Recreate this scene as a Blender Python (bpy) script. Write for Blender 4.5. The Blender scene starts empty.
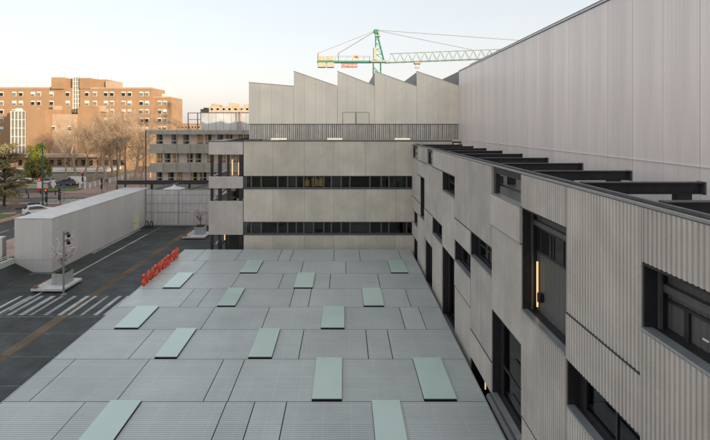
import bpy, math, random
from mathutils import Vector, Matrix
R = math.radians
random.seed(7)
sc = bpy.context.scene
col = sc.collection

# ------------------------------------------------------------------ camera, sky, sun, exposure
F, CX, CY, EYE = 473.0, 344.0, 126.0, 14.0        # focal length and vanishing point in photo pixels, eye height in m
cam = bpy.data.objects.new('camera', bpy.data.cameras.new('camera'))
col.objects.link(cam)
cam.location = (0, 0, EYE)
cam.rotation_euler = (R(90), 0, 0)
cam.data.sensor_width = 36
cam.data.lens = 36 * F / 710
cam.data.shift_x = (355 - CX) / 710
cam.data.shift_y = (CY - 220) / 710
cam.data.clip_end = 6000
sc.camera = cam

SUN_EL, SUN_ROT = 8.0, 132.0
world = bpy.data.worlds.new('World')
sc.world = world
world.use_nodes = True
nt = world.node_tree
nt.nodes.clear()
sky = nt.nodes.new('ShaderNodeTexSky')
sky.sky_type = 'NISHITA'
sky.sun_disc = False
sky.sun_elevation = R(SUN_EL)
sky.sun_rotation = R(SUN_ROT)
sky.altitude = 650
sky.air_density = 1.0
sky.dust_density = 4.0
sky.ozone_density = 1.0
hs = nt.nodes.new('ShaderNodeHueSaturation')
hs.inputs['Saturation'].default_value = 0.7
tint = nt.nodes.new('ShaderNodeMix')
tint.data_type = 'RGBA'
tint.blend_type = 'MIX'          # thin even veil over the whole sky
tint.inputs[0].default_value = 0.75
geo = nt.nodes.new('ShaderNodeTexCoord')
sep = nt.nodes.new('ShaderNodeSeparateXYZ')
cr_ = nt.nodes.new('ShaderNodeValToRGB')
cr_.color_ramp.elements[0].position = 0.0
cr_.color_ramp.elements[0].color = (2.25, 2.0, 1.92, 1)
cr_.color_ramp.elements[1].position = 0.3
cr_.color_ramp.elements[1].color = (1.92, 2.04, 2.1, 1)
el_ = cr_.color_ramp.elements.new(0.13)
el_.color = (2.14, 2.06, 2.08, 1)
nt.links.new(geo.outputs['Generated'], sep.inputs[0])
nt.links.new(sep.outputs['Z'], cr_.inputs[0])
nt.links.new(cr_.outputs[0], tint.inputs[7])
bg = nt.nodes.new('ShaderNodeBackground')
bg.inputs['Strength'].default_value = 0.15
wo = nt.nodes.new('ShaderNodeOutputWorld')
nt.links.new(sky.outputs[0], hs.inputs['Color'])
nt.links.new(hs.outputs[0], tint.inputs[6])
nt.links.new(tint.outputs[2], bg.inputs['Color'])
nt.links.new(bg.outputs[0], wo.inputs['Surface'])

sl = bpy.data.lights.new('sun', 'SUN')
sl.energy = 2.0
sl.angle = R(0.6)
sl.color = (1.0, 0.8, 0.58)
sun = bpy.data.objects.new('sun', sl)
col.objects.link(sun)
sdir = Vector((math.sin(R(SUN_ROT)) * math.cos(R(SUN_EL)), math.cos(R(SUN_ROT)) * math.cos(R(SUN_EL)), math.sin(R(SUN_EL))))
sun.rotation_euler = sdir.to_track_quat('Z', 'Y').to_euler()
sun.location = (60, -60, 60)

vs = sc.view_settings
vs.view_transform = 'Standard'
vs.look = 'None'
vs.exposure = 1.5
vs.gamma = 1.0
vs.use_curve_mapping = False

# ------------------------------------------------------------------ helpers
def P(x, y, D):
    """a photo pixel at a known depth"""
    return Vector(((x - CX) * D / F, D, EYE - (y - CY) * D / F))
def G(x, y, z=0.0):
    """a photo pixel on level ground at height z"""
    return P(x, y, F * (EYE - z) / (y - CY))

class MB:
    def __init__(s):
        s.v = []; s.f = []
    def box(s, x0, x1, y0, y1, z0, z1):
        b = len(s.v)
        s.v += [(x0,y0,z0),(x1,y0,z0),(x1,y1,z0),(x0,y1,z0),(x0,y0,z1),(x1,y0,z1),(x1,y1,z1),(x0,y1,z1)]
        s.f += [(b,b+3,b+2,b+1),(b+4,b+5,b+6,b+7),(b,b+1,b+5,b+4),(b+1,b+2,b+6,b+5),(b+2,b+3,b+7,b+6),(b+3,b,b+4,b+7)]
        return s
    def cbox(s, x0, x1, y0, y1, z0, z1, c):
        """a box with its upright and top edges chamfered"""
        b = len(s.v)
        for z, k in ((z0, 0), (z1 - c, 0), (z1, c)):
            s.v += [(x0+c,y0+k,z),(x1-c,y0+k,z),(x1-k,y0+c,z),(x1-k,y1-c,z),(x1-c,y1-k,z),(x0+c,y1-k,z),(x0+k,y1-c,z),(x0+k,y0+c,z)]
        for r in (0, 8):
            for i in range(8):
                j = (i + 1) % 8
                s.f.append((b+r+i, b+r+j, b+r+8+j, b+r+8+i))
        s.f.append(tuple(b+16+i for i in range(8)))
        s.f.append(tuple(b+7-i for i in range(8)))
        return s
    def prism(s, pts, vec):
        """closed 3-D polygon pushed along vec"""
        b = len(s.v); n = len(pts)
        vec = Vector(vec)
        s.v += [tuple(p) for p in pts] + [tuple(Vector(p) + vec) for p in pts]
        s.f.append(tuple(range(b + n - 1, b - 1, -1)))
        s.f.append(tuple(range(b + n, b + 2 * n)))
        for i in range(n):
            j = (i + 1) % n
            s.f.append((b+i, b+j, b+n+j, b+n+i))
        return s
    def tube(s, pts, rads, n=6, cap=True):
        pts = [Vector(p) for p in pts]
        if not isinstance(rads, (list, tuple)):
            rads = [rads] * len(pts)
        b = len(s.v)
        for i, p in enumerate(pts):
            d = (pts[min(i+1, len(pts)-1)] - pts[max(i-1, 0)])
            if d.length < 1e-9: d = Vector((0,0,1))
            d.normalize()
            a = d.cross(Vector((0,0,1)) if abs(d.z) < 0.9 else Vector((1,0,0))).normalized()
            c = d.cross(a)
            for k in range(n):
                t = 2 * math.pi * k / n
                s.v.append(tuple(p + (a * math.cos(t) + c * math.sin(t)) * rads[i]))
        for i in range(len(pts) - 1):
            for k in range(n):
                l = (k + 1) % n
                s.f.append((b+i*n+k, b+i*n+l, b+(i+1)*n+l, b+(i+1)*n+k))
        if cap:
            s.f.append(tuple(b + n - 1 - k for k in range(n)))
            e = b + (len(pts) - 1) * n
            s.f.append(tuple(e + k for k in range(n)))
        return s
    def bar(s, a, c, w, h=None):
        """square bar between two points"""
        return s.tube([a, c], (w if h is None else (w + h) / 2) * 0.7071, 4)
    def mesh(s, name, origin=(0,0,0)):
        me = bpy.data.meshes.new(name)
        o = Vector(origin)
        me.from_pydata([tuple(Vector(v) - o) for v in s.v], [], s.f)
        me.validate()
        import bmesh
        bm = bmesh.new(); bm.from_mesh(me)
        bmesh.ops.recalc_face_normals(bm, faces=bm.faces)
        bm.to_mesh(me); bm.free()
        return me
    def build(s, name, mat, parent=None, smooth=False, origin=None):
        if origin is None:
            origin = parent['_o'] if parent is not None and '_o' in parent else (0,0,0)
        me = s.mesh(name, origin)
        return link(name, me, mat, parent, smooth, origin)

def link(name, me, mat, parent=None, smooth=False, origin=(0,0,0)):
    o = bpy.data.objects.new(name, me)
    col.objects.link(o)
    if mat and not me.materials: me.materials.append(mat)
    if smooth:
        me.polygons.foreach_set('use_smooth', [True] * len(me.polygons))
    if parent is not None:
        o.parent = parent
        o['_o'] = tuple(origin)
    else:
        o.location = origin
        o['_o'] = tuple(origin)
    return o

def thing(name, label, cat, loc=(0,0,0), group=None):
    o = bpy.data.objects.new(name, None)
    col.objects.link(o)
    o.empty_display_size = 0.2
    o.location = loc
    o['_o'] = tuple(loc)
    o['label'] = label; o['category'] = cat
    if group: o['group'] = group
    return o
def tag(o, label, cat, group=None):
    o['label'] = label; o['category'] = cat
    if group: o['group'] = group
    return o
def struct(o):
    o['kind'] = 'structure'
    return o
def copy_tree(o, loc=None, rotz=None, scale=None, parent=None):
    c = o.copy(); col.objects.link(c)
    if parent is not None: c.parent = parent
    if loc is not None: c.location = loc
    if rotz is not None: c.rotation_euler = (0, 0, rotz)
    if scale is not None: c.scale = (scale,) * 3
    for ch in list(o.children):
        copy_tree(ch, parent=c)
    return c

# ------------------------------------------------------------------ materials
def nodes_of(name):
    m = bpy.data.materials.new(name)
    m.use_nodes = True
    t = m.node_tree
    return m, t, t.nodes['Principled BSDF']
def mixrgb(t, a, b, fac, blend='MIX'):
    n = t.nodes.new('ShaderNodeMix'); n.data_type = 'RGBA'; n.blend_type = blend
    for sock, v in ((0, fac), (6, a), (7, b)):
        if hasattr(v, 'links') or isinstance(v, bpy.types.NodeSocket): t.links.new(v, n.inputs[sock])
        elif sock == 0: n.inputs[0].default_value = v
        else: n.inputs[sock].default_value = (*v, 1)
    return n.outputs[2]
def noise(t, scale, detail=4, rough=0.55, stretch=None, coord='Object'):
    tc = t.nodes.new('ShaderNodeTexCoord')
    n = t.nodes.new('ShaderNodeTexNoise')
    n.inputs['Scale'].default_value = scale
    n.inputs['Detail'].default_value = detail
    n.inputs['Roughness'].default_value = rough
    src = tc.outputs[coord]
    if stretch:
        mp = t.nodes.new('ShaderNodeMapping'); mp.inputs['Scale'].default_value = stretch
        t.links.new(src, mp.inputs[0]); src = mp.outputs[0]
    t.links.new(src, n.inputs['Vector'])
    return n.outputs['Fac']
def ramp(t, fac, p0, p1, v0=0.0, v1=1.0):
    n = t.nodes.new('ShaderNodeMapRange')
    n.inputs[1].default_value = p0; n.inputs[2].default_value = p1
    n.inputs[3].default_value = v0; n.inputs[4].default_value = v1
    t.links.new(fac, n.inputs[0])
    return n.outputs[0]
def bump(t, bsdf, h, strength=0.3, dist=0.02):
    n = t.nodes.new('ShaderNodeBump')
    n.inputs['Strength'].default_value = strength; n.inputs['Distance'].default_value = dist
    t.links.new(h, n.inputs['Height']); t.links.new(n.outputs[0], bsdf.inputs['Normal'])
def objrand(t, v0, v1):
    oi = t.nodes.new('ShaderNodeObjectInfo')
    return ramp(t, oi.outputs['Random'], 0, 1, v0, v1)
def scaled(t, colr, val):
    n = t.nodes.new('ShaderNodeVectorMath'); n.operation = 'SCALE'
    t.links.new(colr, n.inputs[0]); t.links.new(val, n.inputs['Scale'])
    return n.outputs[0]

def mat_plain(name, c, rough=0.6, metal=0.0, var=0.12, scale=3.0, spec=0.5, rnd=0.0, stretch=None):
    m, t, b = nodes_of(name)
    f = noise(t, scale, 5, stretch=stretch)
    f = ramp(t, f, 0.3, 0.7)
    o = mixrgb(t, tuple(x * (1 - var) for x in c), tuple(min(1, x * (1 + var)) for x in c), f)
    if rnd: o = scaled(t, o, objrand(t, 1 - rnd, 1 + rnd))
    t.links.new(o, b.inputs['Base Color'])
    b.inputs['Roughness'].default_value = rough
    b.inputs['Metallic'].default_value = metal
    b.inputs['Specular IOR Level'].default_value = spec
    return m
def mat_emit(name, c, strength):
    m, t, b = nodes_of(name)
    b.inputs['Base Color'].default_value = (*c, 1)
    b.inputs['Emission Color'].default_value = (*c, 1)
    b.inputs['Emission Strength'].default_value = strength
    return m
def mat_concrete(name, c, rnd=0.05):
    m, t, b = nodes_of(name)
    big = ramp(t, noise(t, 0.55, 6, 0.6), 0.3, 0.7)
    streak = ramp(t, noise(t, 1.0, 5, 0.6, (3.2, 3.2, 0.18)), 0.35, 0.75)
    fine = ramp(t, noise(t, 14.0, 4, 0.7), 0.3, 0.7)
    a = mixrgb(t, tuple(x * 0.76 for x in c), tuple(x * 1.12 for x in c), big)
    a = mixrgb(t, a, tuple(x * 0.74 for x in c), ramp(t, streak, 0, 1, 0, 0.6))
    a = mixrgb(t, a, tuple(x * 1.2 for x in c), ramp(t, fine, 0, 1, 0, 0.22))
    pore = ramp(t, noise(t, 34.0, 2, 0.5), 0.66, 0.72)
    a = mixrgb(t, a, tuple(x * 0.42 for x in c), ramp(t, pore, 0, 1, 0, 0.55))
    a = scaled(t, a, objrand(t, 1 - rnd, 1 + rnd))
    t.links.new(a, b.inputs['Base Color'])
    b.inputs['Roughness'].default_value = 0.85
    b.inputs['Specular IOR Level'].default_value = 0.3
    bump(t, b, fine, 0.35, 0.004)
    return m
def mat_wave(name, c, axis, pitch, depth=0.5, rough=0.45, metal=0.3, rnd=0.04, var=0.08, streak=0.3):
    """sheet metal with fine ribs across one axis"""
    m, t, b = nodes_of(name)
    tc = t.nodes.new('ShaderNodeTexCoord')
    w = t.nodes.new('ShaderNodeTexWave')
    w.wave_type = 'BANDS'; w.bands_direction = axis
    w.inputs['Scale'].default_value = 0.314 / pitch
    w.inputs['Distortion'].default_value = 0
    t.links.new(tc.outputs['Object'], w.inputs['Vector'])
    f = ramp(t, noise(t, 0.6, 5), 0.3, 0.7)
    st = ramp(t, noise(t, 1.0, 4, 0.6, (2.6, 2.6, 0.12)), 0.4, 0.8)
    a = mixrgb(t, tuple(x * (1 - var) for x in c), tuple(x * (1 + var) for x in c), f)
    a = mixrgb(t, a, tuple(x * 0.8 for x in c), ramp(t, st, 0, 1, 0, streak))
    a = mixrgb(t, a, tuple(x * 0.8 for x in c), ramp(t, w.outputs['Fac'], 0.0, 0.5, 0.4, 0.0))
    a = scaled(t, a, objrand(t, 1 - rnd, 1 + rnd))
    t.links.new(a, b.inputs['Base Color'])
    b.inputs['Roughness'].default_value = rough
    b.inputs['Metallic'].default_value = metal
    bump(t, b, w.outputs['Fac'], depth, 0.02)
    return m
def mat_deck(name, c):
    m, t, b = nodes_of(name)
    f = ramp(t, noise(t, 0.35, 6), 0.3, 0.7)
    g = ramp(t, noise(t, 9.0, 4, 0.6, (0.12, 2.0, 1)), 0.3, 0.8)
    a = mixrgb(t, tuple(x * 0.88 for x in c), tuple(x * 1.1 for x in c), f)
    a = mixrgb(t, a, tuple(x * 0.78 for x in c), ramp(t, g, 0, 1, 0, 0.35))
    # pale lines where the sheets lap
    tc = t.nodes.new('ShaderNodeTexCoord'); sx = t.nodes.new('ShaderNodeSeparateXYZ')
    t.links.new(tc.outputs['Object'], sx.inputs[0])
    for out, per, wd, am in (('X', 1.07, 0.022, 0.3), ('Y', 1.03, 0.03, 0.26)):
        md = t.nodes.new('ShaderNodeMath'); md.operation = 'PINGPONG'; md.inputs[1].default_value = per / 2
        t.links.new(sx.outputs[out], md.inputs[0])
        a = mixrgb(t, a, tuple(min(1, x * 1.5) for x in c), ramp(t, md.outputs[0], 0.0, wd, am, 0.0))
    stn = ramp(t, noise(t, 0.9, 8, 0.7, (1.0, 0.35, 1)), 0.55, 0.75)
    a = mixrgb(t, a, tuple(x * 0.72 for x in c), ramp(t, stn, 0, 1, 0, 0.3))
    a = scaled(t, a, objrand(t, 0.91, 1.08))
    t.links.new(a, b.inputs['Base Color'])
    b.inputs['Roughness'].default_value = 0.36
    b.inputs['Metallic'].default_value = 0.1
    return m
def mat_paving(name, c, var=0.3, rough=0.62):
    m, t, b = nodes_of(name)
    f = ramp(t, noise(t, 0.5, 7, 0.65), 0.32, 0.7)
    g = ramp(t, noise(t, 6.0, 5, 0.6), 0.3, 0.7)
    s = ramp(t, noise(t, 0.22, 3), 0.5, 0.62)
    a = mixrgb(t, tuple(x * (1 - var) for x in c), tuple(x * (1 + var) for x in c), f)
    a = mixrgb(t, a, tuple(x * 1.5 for x in c), ramp(t, g, 0, 1, 0, 0.3))
    a = mixrgb(t, a, tuple(x * 0.6 for x in c), ramp(t, s, 0, 1, 0, 0.4))
    a = scaled(t, a, objrand(t, 0.72, 1.25))
    t.links.new(a, b.inputs['Base Color'])
    t.links.new(ramp(t, f, 0, 1, rough + 0.1, rough - 0.12), b.inputs['Roughness'])
    bump(t, b, g, 0.25, 0.004)
    return m
def mat_brick(name, c):
    m, t, b = nodes_of(name)
    f = ramp(t, noise(t, 0.25, 6, 0.6), 0.3, 0.7)
    g = ramp(t, noise(t, 5.0, 3, 0.7, (0.5, 0.5, 3)), 0.3, 0.7)
    a = mixrgb(t, tuple(x * 0.86 for x in c), tuple(x * 1.1 for x in c), f)
    a = mixrgb(t, a, tuple(x * 0.7 for x in c), ramp(t, g, 0, 1, 0, 0.4))
    t.links.new(a, b.inputs['Base Color'])
    b.inputs['Roughness'].default_value = 0.9
    return m
def mat_glass(name, c, rough=0.04, spec=0.5, var=0.3):
    m, t, b = nodes_of(name)
    n = noise(t, 0.7, 2)
    t.links.new(mixrgb(t, tuple(x * (1 - var) for x in c), tuple(x * (1 + var) for x in c), n), b.inputs['Base Color'])
    b.inputs['Roughness'].default_value = rough
    b.inputs['Specular IOR Level'].default_value = spec
    return m
def mat_clear(name, tintc, ior=1.45):
    m, t, b = nodes_of(name)
    t.nodes.remove(b)
    tr = t.nodes.new('ShaderNodeBsdfTransparent'); tr.inputs[0].default_value = (*tintc, 1)
    gl = t.nodes.new('ShaderNodeBsdfGlossy'); gl.inputs['Roughness'].default_value = 0.02
    fr = t.nodes.new('ShaderNodeFresnel'); fr.inputs['IOR'].default_value = ior
    mx = t.nodes.new('ShaderNodeMixShader')
    t.links.new(fr.outputs[0], mx.inputs[0]); t.links.new(tr.outputs[0], mx.inputs[1]); t.links.new(gl.outputs[0], mx.inputs[2])
    t.links.new(mx.outputs[0], t.nodes['Material Output'].inputs['Surface'])
    return m
def mat_leaf(name, c, var=0.35, trans=0.0):
    m, t, b = nodes_of(name)
    f = ramp(t, noise(t, 0.8, 4), 0.3, 0.7)
    g = ramp(t, noise(t, 7.0, 2), 0.3, 0.7)
    a = mixrgb(t, tuple(x * (1 - var) for x in c), tuple(x * (1 + var) for x in c), f)
    a = mixrgb(t, a, tuple(x * (1 - var) for x in c), ramp(t, g, 0, 1, 0, 0.5))
    t.links.new(a, b.inputs['Base Color'])
    b.inputs['Roughness'].default_value = 0.75
    b.inputs['Specular IOR Level'].default_value = 0.2
    return m

M = {}
M['concrete'] = mat_concrete('concrete', (0.60, 0.545, 0.495), 0.09)
M['concrete_far'] = mat_concrete('concrete_far', (0.69, 0.62, 0.525), 0.07)
M['clad_warm'] = mat_plain('clad_warm', (0.82, 0.73, 0.69), 0.32, 0.1, 0.08, 0.6, rnd=0.05, stretch=(2, 2, 0.2))
M['clad_saw'] = mat_wave('clad_saw', (0.92, 0.845, 0.72), 'X', 0.16, 0.06, 0.45, 0.2)
M['clad_box'] = mat_wave('clad_box', (0.66, 0.635, 0.615), 'Z', 9.0, 0.0, 0.45, 0.2, var=0.03, streak=0.1)
M['slat'] = mat_plain('slat', (0.66, 0.61, 0.54), 0.5, 0.1, 0.1, 2, rnd=0.12)
M['screen'] = mat_plain('screen', (0.62, 0.575, 0.56), 0.45, 0.1, 0.14, 1.2, rnd=0.06, stretch=(1, 1, 0.4))
M['screen_rail'] = mat_plain('screen_rail', (0.4, 0.375, 0.37), 0.5, 0.1, 0.12, 2)
M['pane_grey'] = mat_glass('pane_grey', (0.2, 0.19, 0.16), 0.15)
M['pane_blue'] = mat_glass('pane_blue', (0.12, 0.13, 0.14), 0.1)
M['deck'] = mat_deck('deck', (0.48, 0.495, 0.485))
M['joint'] = mat_plain('joint', (0.05, 0.05, 0.05), 0.8)
M['skylight'] = mat_glass('skylight', (0.5, 0.61, 0.555), 0.12, 0.5, 0.06)
M['steel_dark'] = mat_plain('steel_dark', (0.035, 0.032, 0.036), 0.45, 0.2, 0.2, 4)
M['steel_mid'] = mat_plain('steel_mid', (0.13, 0.125, 0.13), 0.45, 0.3, 0.15, 4)
M['shadow_joint'] = mat_plain('shadow_joint', (0.045, 0.055, 0.055), 0.5, 0.2, 0.15, 3)
M['flash'] = mat_plain('flash', (0.42, 0.43, 0.44), 0.35, 0.6, 0.1, 3)
M['frame'] = mat_plain('frame', (0.12, 0.12, 0.115), 0.45, 0.3, 0.1, 3)
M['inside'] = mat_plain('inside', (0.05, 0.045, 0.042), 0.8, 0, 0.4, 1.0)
M['inside_wall'] = mat_wave('inside_wall', (0.13, 0.125, 0.115), 'Z', 9.0, 0.0, 0.5, 0.1)
M['pane'] = mat_glass('pane', (0.02, 0.021, 0.02), 0.03, 0.35)
M['pane_clear'] = mat_clear('pane_clear', (0.75, 0.78, 0.76))
M['led'] = mat_emit('led', (1.0, 0.66, 0.32), 0.3)
M['led_pale'] = mat_emit('led_pale', (1.0, 0.86, 0.66), 0.16)
M['red_letter'] = mat_plain('red_letter', (0.78, 0.075, 0.025), 0.35, 0, 0.06, 4)
M['paving'] = mat_paving('paving', (0.028, 0.03, 0.029))
M['paving_joint'] = mat_plain('paving_joint', (0.15, 0.15, 0.145), 0.8, 0, 0.3, 2)
M['brown_strip'] = mat_paving('brown_strip', (0.115, 0.075, 0.045), 0.25, 0.75)
M['white_paint'] = mat_paving('white_paint', (0.36, 0.37, 0.36), 0.5, 0.75)
M['white_stone'] = mat_plain('white_stone', (0.6, 0.59, 0.56), 0.7, 0, 0.12, 3)
M['planter'] = mat_plain('planter', (0.36, 0.37, 0.37), 0.7, 0, 0.15, 3)
M['soil'] = mat_plain('soil', (0.07, 0.06, 0.03), 0.95, 0, 0.5, 12)
M['wood'] = mat_plain('wood', (0.17, 0.07, 0.045), 0.6, 0, 0.25, 4, rnd=0.1, stretch=(1, 6, 1))
M['asphalt'] = mat_paving('asphalt', (0.075, 0.068, 0.06), 0.25, 0.85)
M['pink_pave'] = mat_paving('pink_pave', (0.3, 0.2, 0.165), 0.2, 0.85)
M['ground'] = mat_paving('ground', (0.16, 0.135, 0.1), 0.3, 0.9)
M['brick'] = mat_brick('brick', (0.37, 0.23, 0.13))
M['brick_pale'] = mat_brick('brick_pale', (0.47, 0.345, 0.25))
M['window_white'] = mat_plain('window_white', (0.7, 0.68, 0.64), 0.5, 0, 0.05)
M['balcony_grey'] = mat_plain('balcony_grey', (0.38, 0.355, 0.3), 0.6, 0, 0.15, 1.0, rnd=0.06)
M['balcony_wall'] = mat_plain('balcony_wall', (0.9, 0.75, 0.66), 0.7, 0, 0.07, 2, rnd=0.05)
M['blind_warm'] = mat_plain('blind_warm', (0.68, 0.42, 0.17), 0.6, 0, 0.35, 2.5)
M['glasshouse'] = mat_plain('glasshouse', (0.5, 0.51, 0.52), 0.3, 0.1, 0.15, 0.6, rnd=0.08)
M['stone_beige'] = mat_plain('stone_beige', (0.48, 0.39, 0.27), 0.85, 0, 0.2, 0.5)
M['white_wall'] = mat_plain('white_wall', (0.5, 0.53, 0.52), 0.6, 0, 0.08, 1)
M['crane_green'] = mat_plain('crane_green', (0.045, 0.27, 0.15), 0.5, 0, 0.15, 1)
M['crane_pale'] = mat_plain('crane_pale', (0.3, 0.39, 0.36), 0.5, 0, 0.15, 1)
M['crane_block'] = mat_plain('crane_block', (0.5, 0.44, 0.34), 0.8, 0, 0.15, 2)
M['crane_red'] = mat_plain('crane_red', (0.42, 0.06, 0.05), 0.6)
M['crane_pink'] = mat_plain('crane_pink', (0.8, 0.45, 0.33), 0.6)
M['cable'] = mat_plain('cable', (0.3, 0.25, 0.2), 0.6)
M['bark'] = mat_leaf('bark', (0.42, 0.31, 0.21), 0.25)
M['bark_dark'] = mat_leaf('bark_dark', (0.09, 0.065, 0.045), 0.3)
M['bark_blossom'] = mat_leaf('bark_blossom', (0.2, 0.14, 0.13), 0.3)
M['cedar'] = mat_leaf('cedar', (0.28, 0.25, 0.13), 0.35)
M['willow'] = mat_leaf('willow', (0.2, 0.22, 0.045), 0.4)
M['hedge'] = mat_leaf('hedge', (0.13, 0.12, 0.02), 0.5)
M['blossom'] = mat_leaf('blossom', (0.85, 0.74, 0.74), 0.1)
M['grass'] = mat_leaf('grass', (0.12, 0.16, 0.035), 0.3)
M['pole_green'] = mat_plain('pole_green', (0.03, 0.085, 0.06), 0.5)
M['black'] = mat_plain('black', (0.02, 0.02, 0.022), 0.5)
M['car_white'] = mat_plain('car_white', (0.72, 0.7, 0.66), 0.25, 0, 0.03)
M['car_dark'] = mat_plain('car_dark', (0.06, 0.06, 0.07), 0.25, 0, 0.05)
M['car_silver'] = mat_plain('car_silver', (0.4, 0.4, 0.4), 0.25, 0.4, 0.05)
M['tyre'] = mat_plain('tyre', (0.02, 0.02, 0.02), 0.8)
M['red_lamp'] = mat_plain('red_lamp', (0.6, 0.04, 0.03), 0.3)
M['signal_red'] = mat_emit('signal_red', (1.0, 0.04, 0.03), 1.2)
M['blue'] = mat_plain('blue', (0.05, 0.12, 0.3), 0.5)
M['container'] = mat_plain('container', (0.16, 0.17, 0.14), 0.6)
M['door_yellow'] = mat_plain('door_yellow', (0.72, 0.7, 0.5), 0.5, 0, 0.1)

# ------------------------------------------------------------------ ribbed sheet: profile along u, pushed along w, depth d from front to back
def ribbed(mp, u0, u1, w0, w1, front, back, pitch, depth, mb=None):
    mb = mb or MB()
    n = max(1, round((u1 - u0) / pitch)); p = (u1 - u0) / n
    pr = [(u0, front)]
    for i in range(n):
        a = u0 + i * p
        pr += [(a + p * 0.25, front), (a + p * 0.33, front + depth), (a + p * 0.67, front + depth), (a + p * 0.75, front)]
    pr.append((u1, front))
    k = len(pr); b = len(mb.v)
    sgn = 1 if back > front else -1
    pr = [(u, front + (d - front) * sgn) for u, d in pr]
    for w in (w0, w1):
        mb.v += [mp(u, w, d) for u, d in pr] + [mp(u1, w, back), mp(u0, w, back)]
    t = k + 2
    for i in range(t):
        j = (i + 1) % t
        mb.f.append((b+i, b+j, b+t+j, b+t+i))
    for base in (b, b + t):          # end caps as small quads down to the back line
        mb.f.append(tuple(base + i for i in range(t)))
    return mb
def mp_minus_x(u, w, d): return (d, u, w)       # sheet facing -X: u along Y, w up, depth along +X
def mp_minus_y(u, w, d): return (u, d, w)       # sheet facing -Y
def mp_up(u, w, d): return (w, u, d)            # sheet facing up: ribs across Y, run along X

# ------------------------------------------------------------------ ground, courtyard, streets
g = MB()
g.v = [(-3000,-300,-0.02),(3000,-300,-0.02),(3000,4000,-0.02),(-3000,4000,-0.02)]; g.f = [(0,1,2,3)]
struct(g.build('ground', M['ground']))

def sheet(name, mat, x0, x1, y0, y1, z0, z1):
    return struct(MB().box(x0, x1, y0, y1, z0, z1).build(name, mat, origin=((x0+x1)/2, (y0+y1)/2, 0)))
court = sheet('courtyard_floor', M['paving_joint'], -31.2, -13.0, 8.0, 66.3, -0.3, 0.0)
BX0, BX1, BY0, BY1, BZ = -31.5, -27.9, 45.2, 68.0, 5.15       # grey box building
yl = [12.6 + 3.22 * i for i in range(18)]
for i in range(len(yl) - 1):
    y0, y1 = yl[i] + 0.05, yl[i+1] - 0.05
    if y1 > 66.2: y1 = 66.2
    if y1 <= y0: continue
    for xa, xb in ((-29.7 if y1 < 45.4 else -27.8, -25.52), (-25.3, -23.3), (-23.27, -21.14), (-20.27, -17.6), (-17.57, -15.6), (-15.57, -13.62)):
        MB().cbox(xa, xb, y0, y1, -0.05, 0.012 + random.uniform(0, 0.004), 0.006).build('paving_slab', M['paving'], court)
    MB().cbox(-21.1, -20.3, y0 + 0.01, y1 + 0.06, -0.05, 0.016, 0.004).build('brown_paving_strip', M['brown_strip'], court)
MB().box(-25.5, -25.32, 36.0, 61.0, 0.0, 0.026).build('painted_line', M['white_paint'], court)
MB().box(-27.75, -27.45, 52.0, 64.0, 0.0, 0.024).build('painted_line', M['white_paint'], court)
for zx in (-75, -20, 42, 105, 155, 228, 300, 345, 412, 482, 535, 590):
    X = (zx / 5.07 - CX) * 34.95 / F
    w = random.choice((0.12, 0.16, 0.2))
    MB().box(X - w, X + w, 34.95, 38.9, 0.0, 0.022).build('crossing_stripe', M['white_paint'], court)
MB().box(-31.0, -13.7, 34.6, 34.72, 0.0, 0.021).build('painted_line', M['paving_joint'], court)
# curved pale kerb line by the ramp
kb = MB()
cur = [G(0, 287), G(8, 284), G(18, 279), G(26, 275.5), G(34, 273.5), G(46, 273)]
for a, b in zip(cur, cur[1:]):
    d = (b - a).normalized(); n = Vector((-d.y, d.x, 0)) * 0.17
    kb.prism([a - n, b - n, b + n, a + n], (0, 0, 0.03))
kb.build('drain_channel', M['paving_joint'], court)
# ramp wedge up to the street
rp = MB()
rp.prism([(-29.6, 12, 0.0), (-31.4, 12, 0.0), (-31.4, 12, 0.9)], (0, 33.15, 0))
struct(rp.build('ramp', M['paving'], origin=(-30.5, 30, 0)))

struct_bits = [
    ('pavement', M['pink_pave'], -41.0, -32.9, -10, 84.0, 0.0, 0.13),
    ('road', M['asphalt'], -49.2, -41.1, -10, 84.0, -0.1, 0.006),
    ('road_median', M['pink_pave'], -54.5, -49.3, -10, 76.0, 0.0, 0.13),
    ('road', M['asphalt'], -66.0, -54.6, -10, 84.0, -0.1, 0.006),
    ('pavement', M['pink_pave'], -95.0, -66.1, -10, 84.0, 0.0, 0.13),
    ('road', M['asphalt'], -130.0, -14.0, 86.2, 91.5, -0.1, 0.006),
    ('pavement', M['pink_pave'], -130.0, -14.0, 84.1, 86.1, 0.0, 0.11),
    ('pavement', M['pink_pave'], -130.0, -14.0, 91.6, 98.0, 0.0, 0.11),
    ('road', M['asphalt'], -130.0, -60.0, 98.1, 112.0, -0.1, 0.006),
    ('pavement', M['pink_pave'], -60.0, -20.0, 98.1, 140.0, 0.0, 0.12),
]
for a in struct_bits: sheet(*a)
for X, seg in ((-45.1, 0), (-60.3, 1)):
    y = 10
    while y < 82:
        l = 6 if seg == 0 else 3.5
        ln = struct(MB().box(X - 0.09, X + 0.09, y, y + l, 0.004, 0.012).build('road_marking', M['white_paint'], origin=(X, y, 0)))
        y += l + (0.8 if seg == 0 else 5)
for i in range(7):
    X = -56 + i * 1.1
    struct(MB().box(X - 0.28, X + 0.28, 86.9, 90.9, 0.004, 0.012).build('road_marking', M['white_paint'], origin=(X, 88, 0)))
for (x0, x1, y0, y1) in ((-64, -57.5, 101, 104.5), (-54.2, -51.2, 68, 74), (-54.2, -50.8, 57, 61)):
    o = MB().box(x0, x1, y0, y1, 0.1, 0.22).build('lawn', M['grass'], origin=((x0+x1)/2, (y0+y1)/2, 0.1)); struct(o)

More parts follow.
